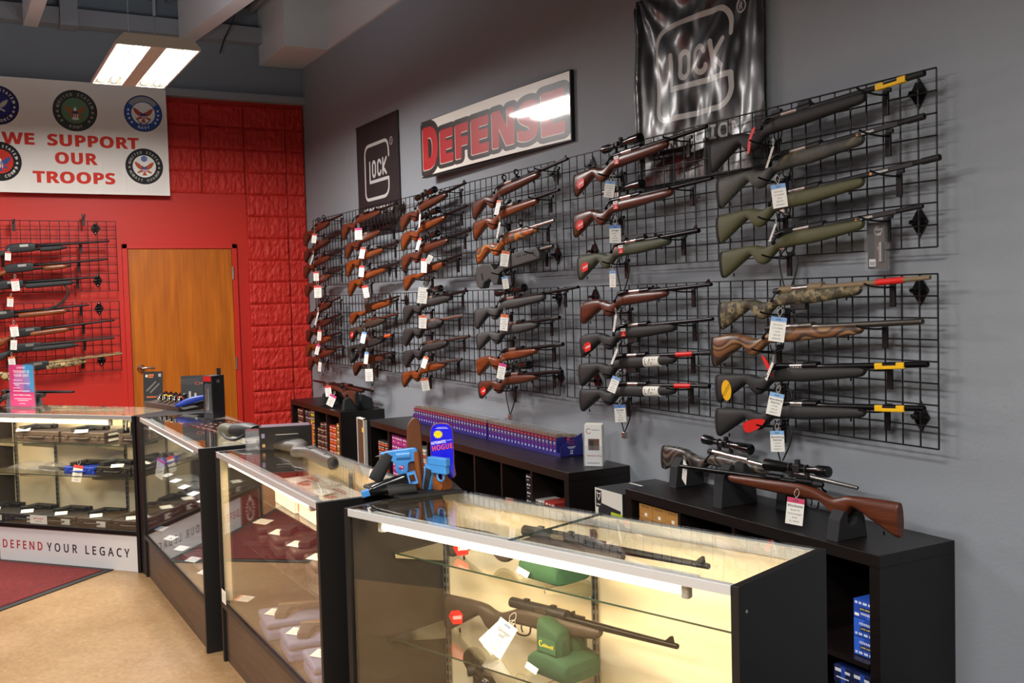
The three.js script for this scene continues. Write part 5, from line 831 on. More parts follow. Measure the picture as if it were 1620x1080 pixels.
{ // angled counter
  const s1 = 0.749, s2 = 0.55, dk = 0.246;
  gunCase('brown black gun case on the top shelf at the far side', 1, 0.51, s1, -0.3, 0.36, 0.075, 0.19, M.caseBrown, 0, { end: 1 }); gunCase('brown black gun case on the top shelf, middle one', 1, 0.89, s1, -0.3, 0.36, 0.075, 0.19, M.caseBrown, 0, { end: 1 }); gunCase('brown black gun case on the top shelf beside a tripod toy', 1, 1.3, s1, -0.3, 0.24, 0.075, 0.19, M.caseBrown, 0, {});
  pistol('black pistol on the first gun case of the top shelf', 1, 0.46, s1 + 0.077, -0.29, 0.1); pistol('black pistol on the middle gun case of the top shelf', 1, 0.9, s1 + 0.077, -0.29, 0.05); pistol('small dark pistol on the last gun case of the top shelf', 1, 1.28, s1 + 0.077, -0.29, 0.1);
  flatTag('white tag lying on the first top shelf gun case', 'white', 1, 0.4, s1 + 0.078, -0.2, 0.6, 1.3, -0.8); flatTag('white tag lying on the middle top shelf gun case', 'white', 1, 0.89, s1 + 0.078, -0.2, 0.6, 1.25, -0.9); flatTag('white tag lying on the last top shelf gun case', 'white', 1, 1.36, s1 + 0.06, -0.2, 0.5, 1.2, -0.8);
  const tri = inCase(thing('tripod_mount', 'grey metal folding mount with red plate in the angled counter', 'mount'), 1, 1.34, s1 + 0.1, -0.17);
  part(tri, 'legs', merged(tube([[-0.08, 0.1, 0], [-0.05, 0.07, 0], [0.02, 0.04, 0], [0.1, -0.03, 0]], 0.008), tube([[-0.05, 0.07, 0], [-0.05, 0.0, 0.01]], 0.007), tube([[-0.02, 0.06, 0], [-0.015, -0.03, 0.01]], 0.007)), M.greyMetal); part(tri, 'red_plate', box(0.09, 0.06, 0.004, 0, 0.06, 0.07, -0.01), M.redPlastic);
  for (const [i, x, z] of [[0, 0.33, 0], [1, 0.52, 0.02]]) inCase(solo('plastic_bag', i ? 'clear plastic bag with dark parts beside the blue case' : 'crumpled clear plastic bag at the far end of the middle shelf', 'bag', loft([[-0.13, 0.012, 0, 0.07], [-0.08, 0.035, 0, 0.1], [0, 0.05, 0, 0.11], [0.07, 0.03, 0, 0.1], [0.13, 0.008, 0, 0.08]], { ex: 2.2 }), M.frost), 1, x, s2, -0.3 + z);
  inCase(solo('magazine_part', 'dark metal part lying inside the clear plastic bag', 'part', rod([-0.12, 0.014, 0], [0.13, 0.014, 0.02], 0.012), M.matteMetal), 1, 0.55, s2, -0.29);
  gunCase('blue gun case on the middle shelf with white hanging tag', 1, 0.87, s2, -0.28, 0.25, 0.05, 0.2, M.blueDeep); gunCase('black gun case on the middle shelf beside the blue one', 1, 1.15, s2, -0.28, 0.28, 0.06, 0.2, M.caseBlack, 0, {}); gunCase('black gun case at the near end of the middle shelf', 1, 1.38, s2, -0.28, 0.16, 0.06, 0.2, M.caseBlack);
  pistol('black pistol lying on the blue gun case', 1, 0.9, s2 + 0.052, -0.27, 0.05); pistol('black pistol lying on the black middle shelf case', 1, 1.14, s2 + 0.062, -0.27, 0.0);
  priceTag('white tag hanging before the blue gun case', 'red', CASES[1].at(0.885, s2 + 0.012, -0.155), CASES[1].th + 0.15, -0.12, -0.15, 1.2); flatTag('white tag lying on the black middle shelf gun case', 'white', 1, 1.18, s2 + 0.064, -0.19, 0.6, 1.2, -0.9); flatTag('white tag at the near end of the middle shelf', 'white', 1, 1.41, s2 + 0.05, -0.17, 0.6, 1.0, -0.7);
  for (let i = 0; i < 5; i++) {
    const x = 0.24 + i * 0.285, n = ['farthest in the row', 'second in the row', 'third in the row', 'fourth in the row', 'nearest in the row'][i];
    gunCase(`flat black gun case on the counter floor, ${n}`, 1, x, dk, -0.17, 0.275, 0.058, 0.24, M.caseBlack, 0, { front: i === 4 ? 0 : 0.07 });
    pistol(`dark pistol on the floor of the angled counter, ${n}`, 1, x - 0.0, dk + 0.06, -0.2, 0.04 * (i - 2)); flatTag(`tag lying on a counter floor gun case, ${n}`, 'white', 1, x - 0.02, dk + 0.0615, -0.1, 0.7, 1.15, -1.2);
  }
  const sc = inCase(thing('notice_card', 'small white card with red words before the floor cases', 'card'), 1, 0.67, dk + 0.004, -0.03); part(sc, 'card', sheet(0.14, 0.055, 0.001).clone().translate(0, 0.028, 0), printed(print(128, 56, (g, w, h) => { g.fillStyle = '#efe9e0'; g.fillRect(0, 0, w, h); g.fillStyle = '#c8402e'; g.font = 'bold 14px sans-serif'; g.fillText('GIFT CARDS', 24, 26); g.fillStyle = '#9a8a70'; g.fillRect(40, 36, 48, 4); }), 0.6));
}
function tray(label, k, x, y, z, turn, group, w = 0.22, d = 0.16) { // clear clamshell with dark rim
  const t = inCase(thing('clear_tray', label, 'tray', [0, 0, 0], 0, group), k, x, y, z, turn);
  part(t, 'shell', new RoundedBoxGeometry(w, 0.035, d, 2, 0.01).translate(0, 0.018, 0), M.frost); part(t, 'rim', merged(box(w + 0.012, 0.005, 0.006, 0, 0, 0.022, d / 2), box(w + 0.012, 0.005, 0.006, 0, 0, 0.022, -d / 2), box(0.006, 0.005, d, 0, w / 2, 0.022, 0), box(0.006, 0.005, d, 0, -w / 2, 0.022, 0)), M.blackSteel); part(t, 'contents', merged(box(0.13, 0.014, 0.05, 0.004, 0.0, 0.016, -0.02), box(0.05, 0.014, 0.07, 0.004, -0.04, 0.016, 0.02)), M.matteMetal); return t;
}
{ // far straight counter
  for (let i = 0; i < 5; i++) {
    const n = ['farthest', 'second', 'third', 'fourth', 'fifth'][i] + ' from the corner';
    tray(`clear handgun tray on the shelf of the far counter, ${n}`, 2, 0.24 + i * 0.28, 0.577, -0.2, 0.1); flatTag(`white tag on a shelf tray of the far counter, ${n}`, 'white', 2, 0.13 + i * 0.235, 0.618, -0.12, 0.3, 1.1, -1.1);
    tray(`clear handgun tray on the floor of the far counter, ${n}`, 2, 0.22 + i * 0.29, 0.251, -0.17, 0.05, null, 0.24, 0.19); flatTag(`white tag on a floor tray of the far counter, ${n}`, i === 0 ? 'blue' : 'white', 2, 0.08 + i * 0.29, 0.292, -0.08, 0.5, 1.2, -1.2);
  }
  for (let i = 0; i < 2; i++) tray(`clear tray on the top shelf of the far counter, ${i ? 'near end' : 'middle'}`, 2, 0.9 + i * 0.42, 0.747, -0.25, 0);
  priceTag('pink edged tag hanging inside the far counter near its corner', 'red', CASES[2].at(0.3, 0.69, -0.05), CASES[2].th + 0.4, -0.3, 0, 1.3);
}
T.whiteBox = print(160, 96, (g, w, h) => { g.fillStyle = '#efe4d4'; g.fillRect(0, 0, w, h); g.fillStyle = '#d2402e'; g.fillRect(8, 14, w - 16, 70); g.fillStyle = '#f3ebe0'; g.fillRect(14, 20, w - 28, 58); g.fillStyle = '#d2402e'; g.fillRect(14, 20, w - 28, 12); g.fillStyle = '#2c2a28'; for (let i = 0; i < 26; i++) g.fillRect(34 + i * 3.4, 44, 1 + (i % 3), 28); });
T.whiteBoxTop = print(160, 192, (g, w, h) => { g.fillStyle = '#f2e8d8'; g.fillRect(0, 0, w, h); g.fillStyle = '#c84a38'; g.fillRect(20, 40, 60, 6); g.fillRect(20, 54, 84, 10); g.fillStyle = '#d7907c'; g.beginPath(); g.arc(110, 130, 24, 0, 7); g.fill(); });
{ // middle counter
  const sh = 0.772;
  for (let i = 0; i < 2; i++) for (let j = 0; j < 2; j++) {
    const t = inCase(thing('handgun_carton', `white and red handgun carton, ${j ? 'upper' : 'lower'} of the ${i ? 'near' : 'far'} pair on the shelf`, 'box'), 3, 0.5 + i * 0.33, sh + j * 0.05, -0.26, 0.06 * (j - 0.5));
    part(t, 'carton', box(0.3, 0.048, 0.2, 0.001, 0, 0.024, 0), M.offWhite); part(t, 'printed_end', sheet(0.19, 0.044, 0.0008).clone().rotateY(Math.PI / 2).translate(0.1504, 0.024, 0), printed(T.whiteBox, 0.5)); part(t, 'printed_lid', sheet(0.28, 0.19, 0.0008).clone().rotateX(-Math.PI / 2).translate(0, 0.0484, 0), printed(T.whiteBoxTop, 0.5));
    if (j) flatTag(`cream tag on the ${i ? 'near' : 'far'} white and red carton pair`, 'edge', 3, 0.48 + i * 0.33, sh + 0.103, -0.22, 0.2, 1.5, -1.45);
  }
  const poly = (label, x, y, z, mat, group) => { const t = inCase(thing('hinged_case', label, 'pistol case', [0, 0, 0], 0, group), 3, x, y, z, -0.12); part(t, 'case_bottom', new RoundedBoxGeometry(0.2, 0.05, 0.27, 3, 0.018).translate(0, 0.025, 0), mat); part(t, 'case_lid', new RoundedBoxGeometry(0.206, 0.032, 0.276, 3, 0.014).translate(0, 0.068, 0), mat); return t; };
  for (let i = 0; i < 5; i++) {
    const n = ['farthest', 'second', 'third', 'fourth', 'fifth'][i], x = 0.12 + i * 0.255;
    poly(`dark clear lidded pistol case on the middle counter shelf, ${n} along`, x, 0.552, -0.27, M.caseBrown); flatTag(`cream tag on a shelf pistol case of the middle counter, ${n} along`, 'edge', 3, x, 0.638, -0.17, 0.5, 1.3, -1.4);
    if (i > 0) pistol(`dark pistol on a shelf case of the middle counter, ${n} along`, 3, x + 0.02, 0.637, -0.28, 1.2);
  }
  for (let i = 0; i < 4; i++) {
    const n = ['farthest', 'second', 'third', 'nearest to the end'][i], x = 0.3 + i * 0.29;
    if (i) poly(`blue grey pistol case on the middle counter floor, ${n}`, x + 0.0, 0.272, -0.16, M.blueGrey); flatTag(`cream tag on the middle counter floor, ${n}`, i ? 'edge' : 'orange', 3, i ? x : 0.08, i ? 0.36 : 0.29, -0.08, 0.6, 1.3, -1.4);
    if (i) pistol(`brown grey pistol on a floor case of the middle counter, ${n}`, 3, x + 0.02, 0.357, -0.18, 1.25, std(0x6e5a44, 0.5));
  }
  const cd = inCase(thing('corner_card', 'small white card stuck at the bottom corner of the glass', 'card'), 3, 0.065, 0.283, 0.006); part(cd, 'card', sheet(0.07, 0.06, 0.001).clone().translate(0, 0.03, 0), TAGS.white);
}
T.caldwell = print(256, 128, (g, w, h) => { g.fillStyle = '#2c5a3a'; g.fillRect(0, 0, w, h); g.fillStyle = '#e7c51c'; g.font = 'bold 84px serif'; g.fillText('C', 6, 84); g.font = 'bold 44px serif'; g.fillText('aldwell', 60, 78); g.font = '16px serif'; g.fillText('®', 214, 54); });
{ // counter with the two rifles
  const bag = (label, x, y, z, tall, turn) => {
    const t = inCase(thing('shooting_bag', label, 'bag'), 4, x, y, z, turn), H = tall;
    part(t, 'bag_base', loft([[-0.088, 0.03, 0.004, 0.05], [-0.08, 0.058, 0, 0.074], [-0.03, 0.075, 0, 0.08], [0.03, 0.075, 0, 0.08], [0.08, 0.058, 0, 0.074], [0.088, 0.03, 0.004, 0.05]], { ex: 4.5 }), M.greenBag);
    for (const s of [-1, 1]) part(t, 'bag_ear', loft([[-0.052, H * 0.92, 0.055, 0.012], [-0.046, H, 0.05, 0.03], [0.0, H * 0.93, 0.05, 0.033], [0.036, H * 0.84, 0.05, 0.03], [0.046, H * 0.7, 0.055, 0.014]], { ex: 4 }).translate(0, 0, s * 0.034), M.greenBag);
    part(t, 'printed_name', sheet(0.075, 0.04, 0.001).clone().translate(0.002, 0.098, 0.0675), printed(T.caldwell, 0.8), 'yellow lettering on the bag'); part(t, 'white_patch', sheet(0.05, 0.018, 0.001).clone().rotateX(-0.5).rotateZ(-0.2).translate(-0.045, 0.026, 0.088), M.white); return t;
  };
  bag('green cloth shooting bag under the rifle on the lower glass shelf', 0.7, 0.512, -0.255, 0.17, -0.12); bag('green cloth shooting bag under the rifle on the top glass shelf', 0.66, 0.789, -0.27, 0.1, -0.1);
  const rifle = (label, x, y, z, a, turn, o) => { const g = thing('rifle', label, 'rifle'), c = CASES[4]; g.position.set(...c.at(x, y, z)); g.rotation.set(0, c.th + turn, a, 'YXZ'); buildGun(g, o); };
  rifle('dark rifle with red sticker propped on the green bag, lower shelf', 0.11, 0.647, -0.33, 0.045, -0.1, { style: 'semi', L: 1.02, bh: 0.122, tip: 0.72, stock: 'synBrown', hex: 1, irons: 1, rings: 0, sling: 1 });
  rifle('dark rifle lying along the top glass shelf under the counter top', 0.18, 0.9, -0.29, 0.012, -0.02, { style: 'semi', L: 1.02, bh: 0.105, tip: 0.72, stock: 'synBrown', hex: 1, irons: 1 });
  priceTag('white tag with blue head hanging under the lower shelf rifle', 's64', CASES[4].at(0.46, 0.572, -0.235), CASES[4].th + 0.35, -0.5, -0.25, 1.2); priceTag('second white tag behind the blue headed one under the rifle', 'white', CASES[4].at(0.435, 0.568, -0.24), CASES[4].th + 0.4, -0.8, -0.2, 1.1);
  const sc = inCase(thing('spotting_scope', 'black spotting scope lying on the counter floor', 'scope'), 4, 0.3, 0.36, -0.3, -0.6); part(sc, 'scope_body', lathe([[0, 0.001], [0, 0.034], [0.02, 0.038], [0.09, 0.036], [0.12, 0.022], [0.2, 0.02], [0.23, 0.026], [0.27, 0.026], [0.27, 0.001]], 20).translate(-0.14, 0.05, 0), M.blackGloss); part(sc, 'turret', merged(rod([-0.01, 0.05, 0], [-0.01, 0.09, 0], 0.017, 14), rod([-0.01, 0.05, 0], [-0.01, 0.05, 0.04], 0.017, 14)), M.black); part(sc, 'ring_foot', merged(box(0.02, 0.06, 0.03, 0.003, -0.05, 0.02, 0), box(0.02, 0.06, 0.03, 0.003, 0.05, 0.02, 0)), M.black);
  inCase(solo('upright_carton', 'olive green carton standing at the near end of the counter', 'box', new RoundedBoxGeometry(0.16, 0.33, 0.05, 1, 0.001).translate(0, 0.165, 0), printed(print(64, 128, (g, w, h) => { g.fillStyle = '#7f8656'; g.fillRect(0, 0, w, h); g.fillStyle = '#69713f'; for (let i = 0; i < 7; i++) g.fillRect(10, 12 + i * 11, 44 - (i % 3) * 8, 4); g.fillStyle = '#c8b84a'; g.fillRect(44, 78, 12, 5); }), 0.6)), 4, 1.32, 0.251, -0.27);
  inCase(solo('red_carton', 'white carton with red print on the counter floor beside the green one', 'box', box(0.22, 0.16, 0.12, 0.001, 0, 0.08, 0), printed(T.whiteBox, 0.5)), 4, 0.98, 0.251, -0.3, -0.2);
}

// ───────────── on the counter tops ─────────────
const TOP = 0.9655;
{ // knife display on the corner
  const O = CASES[1].at(1.45, TOP, -0.44), th = CASES[1].th - 0.457, cs = Math.cos(th), sn = Math.sin(th);
  const K = (o, x, y, z, turn = 0, cam = false) => { o.position.set(O[0] + x * cs + z * sn, TOP + y, O[2] - x * sn + z * cs); o.rotation.y = cam ? faceCam(o.position.x, o.position.z) + turn : th + turn; return o; };
  const t = K(thing('knife_display', 'brown black stepped display tray of flashlights on the corner', 'display tray'), 0, 0, 0);
  part(t, 'tray_base', ext([[-0.1, 0], [-0.1, 0.062], [0.09, 0.026], [0.09, 0]], 0.5, 0.002).rotateY(-Math.PI / 2), M.caseBrown);
  part(t, 'tray_lip', span(-0.25, 0.25, 0, 0.03, 0.09, 0.096, 0.001), M.caseBrown);
  for (let i = 0; i < 5; i++) {
    const f = K(thing('flashlight', `small black flashlight in the corner display, ${['first', 'second', 'third', 'fourth', 'fifth'][i]} from the wooden door side`, 'flashlight'), -0.13 + i * 0.072, 0.056, 0.03, -0.4, true);
    part(f, 'body', lathe([[0, 0.001], [0, 0.014], [0.02, 0.018], [0.03, 0.018], [0.04, 0.0125], [0.12, 0.0125], [0.12, 0.001]], 16).rotateY(Math.PI / 2).rotateX(0.2).translate(0, 0.006, 0.05), M.blackGloss);
    part(f, 'lens', new THREE.SphereGeometry(0.0125, 12, 8).scale(1, 1, 0.4).translate(0, 0.006, 0.05), M.chrome); part(f, 'ring', new THREE.TorusGeometry(0.018, 0.004, 6, 16).translate(0, 0.01, 0.024), [M.black, M.yellow, M.yellow, M.black, M.orange][i]);
  }
  const kn = K(thing('folding_knife', 'dark blue folding knife lying at the end of the corner display', 'knife'), 0.3, 0.045, 0.02, 0.05, true);
  part(kn, 'handle', loft([[-0.11, 0.0, -0.016, 0.008], [-0.06, 0.026, -0.012, 0.014], [0, 0.044, 0.004, 0.015], [0.06, 0.05, 0.02, 0.014], [0.1, 0.046, 0.026, 0.008]]), M.blueDeep); part(kn, 'blade', ext([[-0.08, -0.02], [0.0, -0.008], [0.03, -0.018], [-0.06, -0.032]], 0.003).translate(0, 0, 0.014), M.steel);
  const cardT = (fn) => printed(print(128, 192, fn), 0.4);
  const c1_ = K(thing('display_card', 'tall black card with two grey flashlights printed, at display edge', 'card'), -0.27, 0.0, 0.03, -0.25, true); c1_.rotation.set(-0.1, c1_.rotation.y, 0, 'YXZ');
  part(c1_, 'card', sheet(0.125, 0.225, 0.004).clone().translate(0, 0.113, 0), cardT((g, w, h) => { g.fillStyle = '#17161a'; g.fillRect(0, 0, w, h); g.fillStyle = '#d9d4ca'; g.beginPath(); g.arc(22, 24, 9, 0, 7); g.fill(); g.fillStyle = '#e07028'; g.fillRect(34, 14, 36, 10); g.fillRect(34, 27, 32, 8); g.strokeStyle = '#77726c'; g.lineWidth = 9; g.beginPath(); g.moveTo(20, 110); g.lineTo(84, 56); g.moveTo(44, 120); g.lineTo(106, 68); g.stroke(); g.fillStyle = '#d8662a'; g.fillRect(20, 140, 66, 8); g.strokeStyle = '#8a8680'; g.lineWidth = 2; for (let i = 0; i < 5; i++) g.strokeRect(6 + i * 24, 168, 18, 18); g.fillStyle = '#b9b5ad'; g.fillRect(100, 12, 18, 18); }));
  const c2_ = K(thing('display_card', 'black card with three silver multitools printed behind the knives', 'card'), 0.17, 0.045, -0.07, -0.15, true); c2_.rotation.set(-0.12, c2_.rotation.y, 0, 'YXZ');
  part(c2_, 'card', sheet(0.2, 0.165, 0.004).clone().translate(0, 0.083, 0), cardT((g, w, h) => { g.fillStyle = '#1b191b'; g.fillRect(0, 0, w, h); g.fillStyle = '#3a3332'; g.beginPath(); g.moveTo(0, 20); g.lineTo(80, 20); g.lineTo(40, 70); g.lineTo(0, 60); g.fill(); g.strokeStyle = '#c0462c'; g.lineWidth = 5; g.beginPath(); g.arc(66, 58, 10, 0, 7); g.stroke(); g.fillStyle = '#d8d2c6'; g.font = 'bold 16px sans-serif'; g.fillText('STREAM', 80, 64, 46); for (let i = 0; i < 3; i++) g.fillRect(8 + i * 22, 130 - (i === 1 ? 14 : 0), 9, 54); }));
  const b = inCase(thing('hanging_carton', 'tall narrow black carton with clear window standing on the counter', 'box'), 2, 0.36, TOP, -0.36, 0);
  b.rotation.y = faceCam(b.position.x, b.position.z) - 0.75;
  part(b, 'carton', box(0.07, 0.25, 0.1, 0.001, 0, 0.125, 0), M.black); part(b, 'printed_side', sheet(0.098, 0.248, 0.0008).clone().rotateY(Math.PI / 2).translate(0.0354, 0.125, 0), printed(print(64, 160, (g, w, h) => { g.fillStyle = '#131214'; g.fillRect(0, 0, w, h); g.fillStyle = '#d4d0c8'; g.font = 'bold 15px sans-serif'; g.fillText('13', 22, 26); }), 0.4)); part(b, 'window', box(0.05, 0.17, 0.004, 0.001, 0.004, 0.12, 0.051), M.frost); part(b, 'tool', rod([0.004, 0.05, 0.049], [0.004, 0.18, 0.049], 0.012), M.steel); part(b, 'hang_tab', box(0.03, 0.04, 0.002, 0, 0.015, 0.27, -0.03), M.black); part(b, 'red_flash', box(0.06, 0.03, 0.001, 0, -0.002, 0.233, 0.0508), M.redPlastic);
}
T.flyer = print(192, 128, (g, w, h) => { g.fillStyle = '#3a1712'; g.fillRect(0, 0, w, h); g.fillStyle = '#c9b49c'; for (let r = 0; r < 4; r++) for (let i = 0; i < 6; i++) g.fillRect(12 + i * 30, 16 + r * 28, 18 - (i * r) % 7, 5); g.fillStyle = '#141012'; g.fillRect(0, 0, 50, h); });
{
  const p = inCase(solo('catalogue', 'dark glossy catalogue lying open on the far counter', 'catalogue', sheet(0.5, 0.24, 0.006).clone().rotateX(-Math.PI / 2), printed(T.flyer, 0.2)), 2, 0.78, TOP + 0.003, -0.3, 0.15);
  const b = inCase(thing('binocular_pouch', 'olive and black pouch with strap lying on the counter end', 'pouch'), 2, 1.3, TOP, -0.24, 0.35);
  part(b, 'pouch', loft([[-0.11, 0.05, 0.006, 0.03], [-0.09, 0.066, 0, 0.045], [0, 0.06, 0, 0.05], [0.03, 0.056, 0, 0.048]]), M.olive); part(b, 'holster', loft([[0.01, 0.07, 0.0, 0.05], [0.1, 0.078, 0.0, 0.055], [0.18, 0.07, 0.004, 0.045]]), M.black); part(b, 'strap', tube([[-0.02, 0.02, 0.06], [0.05, 0.006, 0.08], [0.12, 0.008, 0.075], [0.15, 0.03, 0.05]], 0.007), M.black);
  inCase(solo('paper_pad', 'white paper pad on a dark tray at the counter joint', 'paper', merged(box(0.22, 0.012, 0.13, 0.001, 0, 0.006, 0), box(0.16, 0.004, 0.09, 0, 0, 0.0145, 0)), M.offWhite), 2, 1.44, TOP, -0.3, 0.3);
  const o = inCase(thing('boxed_accessory', 'dark boxed accessory with clear end and orange edge', 'box'), 3, 0.09, TOP, -0.27, 1.3); o.scale.setScalar(0.9);
  T.link = print(320, 128, (g, w, h) => { g.fillStyle = '#1f1c1b'; g.fillRect(0, 0, w, h); g.fillStyle = '#bfb6a6'; g.fillRect(96, 42, 140, 4); g.font = 'bold 38px sans-serif'; g.fillText('LINE', 118, 112); g.fillStyle = '#8d7ea0'; g.fillRect(10, 34, 20, 26); g.fillStyle = '#b98a5a'; g.fillRect(14, 94, 18, 18); });
  part(o, 'carton', box(0.26, 0.115, 0.11, 0.001, 0.03, 0.0575, 0), std(0x2a2422, 0.35)); part(o, 'printed_side', sheet(0.258, 0.113, 0.0008).clone().translate(0.03, 0.0575, 0.0556), printed(T.link, 0.3)); part(o, 'clear_end', new RoundedBoxGeometry(0.07, 0.1, 0.1, 2, 0.008).translate(-0.135, 0.05, 0), M.frost); part(o, 'orange_edge', span(0.16, 0.166, 0, 0.118, -0.056, 0.058), M.orange); part(o, 'pale_lid', span(-0.09, 0.15, 0.1152, 0.117, -0.05, 0.05), std(0x9a8f9c, 0.3));
  const s = thing('rifle_stock', 'bare grey rifle stock lying on the middle counter top', 'rifle stock'), c = CASES[3]; s.position.set(...c.at(0.13, TOP + 0.026, -0.3)); s.rotation.set(-Math.PI / 2 + 0.12, c.th - 0.07, 0, 'YXZ');
  const stG = loft([[0, 0.06, -0.075, 0.014], [0.02, 0.064, -0.075, 0.02], [0.14, 0.052, -0.045, 0.024], [0.2, 0.042, -0.035, 0.024], [0.24, 0.026, -0.05, 0.022], [0.29, 0.016, -0.06, 0.022], [0.33, 0.022, -0.034, 0.022], [0.42, 0.036, -0.02, 0.026], [0.6, 0.036, -0.018, 0.027], [0.7, 0.034, -0.012, 0.026]], { ex: 2.8 });
  const stM = std(0x4a4136, 0.5);
  part(s, 'stock_body', stG, stM); part(s, 'action_opening', box(0.07, 0.03, 0.004, 0.001, 0.39, 0.008, 0.0255), M.black); part(s, 'sling_hole', merged(new THREE.CylinderGeometry(0.006, 0.006, 0.003, 12).rotateX(Math.PI / 2).translate(0.62, 0.006, 0.0265), new THREE.CylinderGeometry(0.005, 0.005, 0.003, 12).rotateX(Math.PI / 2).translate(0.08, -0.02, 0.0225)), M.black); part(s, 'barrel_channel', lathe([[0.695, 0.001], [0.695, 0.016], [0.703, 0.016], [0.703, 0.001]], 14).translate(0, 0.014, 0), M.black);
}
T.hogue = print(192, 384, (g, w, h) => {
  g.fillStyle = '#1717cf'; g.fillRect(0, 0, w, h); g.fillStyle = '#c9c9f2'; g.fillRect(60, 28, 84, 3); g.fillRect(46, 36, 108, 3); g.fillStyle = '#f2d418'; g.beginPath(); for (let i = 0; i < 28; i++) { const a = i * Math.PI / 14, r = i % 2 ? 28 : 42; g.lineTo(66 + r * Math.cos(a) * 1.05, 78 + r * Math.sin(a) * 0.75); } g.fill();
  g.fillStyle = '#a08c10'; g.fillRect(46, 68, 40, 3); g.fillRect(42, 78, 46, 3); g.save(); g.rotate(-0.12); g.fillStyle = '#f4f2f4'; g.font = 'bold 27px sans-serif'; g.fillText('AUTOMATIC', -12, 150, 130); g.font = '9px sans-serif'; g.fillText('SERIES GRIPS', 122, 140, 44); g.fillStyle = '#f0582a'; g.font = 'bold 52px sans-serif'; g.fillText('HOGUE', -12, 196, 188); g.restore();
});
{ // grip display on its black board
  const O = [-1.6096, TOP, -0.8703], th = -0.5034, cs = Math.cos(th), sn = Math.sin(th), put = (o, x, y, z, turn = 0, tilt = 0) => { o.position.set(O[0] + x * cs + z * sn, TOP + y, O[2] - x * sn + z * cs); o.rotation.set(0, th + turn, tilt, 'YXZ'); return o; };
  const t = put(thing('grip_display', 'brown wooden grip display stand with blue lettered card, on black board', 'display'), 0, 0, 0);
  part(t, 'board', ext([[-0.19, 0.096], [-0.033, -0.137], [0.173, -0.046], [0.12, 0.16], [-0.12, 0.22]], 0.012, 0.003).rotateX(-Math.PI / 2).translate(0, 0.006, 0), M.black);
  part(t, 'upright_paddle', ext(smooth([[-0.024, 0], [-0.024, 0.19], [-0.014, 0.232], [0.004, 0.246], [0.018, 0.235], [0.024, 0.2], [0.028, 0]], 4), 0.016, 0.003).rotateY(0.2).translate(0.004, 0.012, -0.02), std(0x5c3013, 0.45)); part(t, 'paddle_rib', rod([0.022, 0.012, 0.0], [0.012, 0.14, -0.008], 0.011, 10), M.brownPlastic);
  const card = part(t, 'card_board', ext(smooth([[-0.04, 0], [-0.041, 0.05], [-0.041, 0.15], [-0.033, 0.182], [-0.014, 0.192], [0.014, 0.192], [0.033, 0.182], [0.041, 0.15], [0.041, 0.05], [0.04, 0]], 3), 0.01, 0.002), M.brownPlastic); card.position.set(0.102, 0.045, -0.01); card.rotation.y = -0.12;
  const pr = planarUV(new THREE.ShapeGeometry(new THREE.Shape(smooth([[-0.038, 0.002], [-0.039, 0.05], [-0.039, 0.15], [-0.031, 0.18], [-0.014, 0.189], [0.014, 0.189], [0.031, 0.18], [0.039, 0.15], [0.039, 0.05], [0.038, 0.002]], 3).map((p) => new THREE.Vector2(...p)))), 0.08, 0.192).translate(0, 0, 0.0058); const u = pr.attributes.uv; for (let i = 0; i < u.count; i++) u.setY(i, u.getY(i) - 0.5);
  part(card, 'printed_card', pr, printed(T.hogue, 0.3), 'bright blue card with orange lettering');
  for (const [x, z, r] of [[0.07, 0.02, -0.5], [0.1, 0.035, 0.5]]) { const f = part(t, 'foot_bracket', ext(smooth([[0, 0], [0.034, 0], [0.038, 0.026], [0.022, 0.045], [0.014, 0.085], [0.004, 0.085]], 3), 0.01, 0.003), M.brownPlastic); f.position.set(x, 0.012, z); f.rotation.y = r; }
  // the dummy guns that carry the grips
  const rev = put(thing('dummy_revolver', 'blue dummy revolver with black grip fixed on the brown paddle', 'dummy gun'), -0.056, 0.1, -0.005, 0.1, 0.03); rev.scale.setScalar(0.82);
  part(rev, 'frame', ext(smooth([[-0.05, 0.055], [0.03, 0.062], [0.085, 0.06], [0.085, 0.01], [0.05, 0.0], [0.045, -0.035], [0.02, -0.05], [-0.005, -0.035], [-0.01, 0.0], [-0.035, 0.02], [-0.045, 0.035], [-0.07, 0.045]], 4), 0.022, 0.005, [smooth([[0.004, -0.005], [0.03, -0.005], [0.036, -0.022], [0.02, -0.036], [0.004, -0.026]], 4)]), M.blue); part(rev, 'cylinder', rod([-0.002, 0.034, 0], [0.056, 0.034, 0], 0.021, 16), M.blue); part(rev, 'hammer', ext([[-0.09, 0.036], [-0.045, 0.05], [-0.045, 0.036]], 0.008), M.steel); part(rev, 'grip', loft([[-0.02, 0.024, -0.024, 0.014], [0.03, 0.028, -0.026, 0.017], [0.09, 0.032, -0.028, 0.018], [0.108, 0.03, -0.026, 0.014]]).rotateZ(-2.15).translate(-0.042, 0.026, 0), M.grip);
  const pis = put(thing('dummy_pistol', 'light blue dummy pistol with black grip before the blue card', 'dummy gun'), 0.088, 0.082, 0.045, -0.75); pis.scale.setScalar(0.9);
  part(pis, 'slide', span(-0.045, 0.06, 0.018, 0.05, -0.014, 0.014, 0.006), M.blue); part(pis, 'frame', merged(span(-0.045, 0.055, -0.012, 0.022, -0.012, 0.012, 0.005), new THREE.TorusGeometry(0.018, 0.004, 6, 16).translate(0.016, -0.022, 0)), M.blue); part(pis, 'grip', ext([[-0.06, 0.02], [-0.02, 0.01], [-0.045, -0.1], [-0.085, -0.095]], 0.026, 0.006), M.blue); part(pis, 'grip_panel', ext([[-0.05, 0.006], [-0.022, 0.0], [-0.046, -0.088], [-0.07, -0.084]], 0.036, 0.006), M.grip);
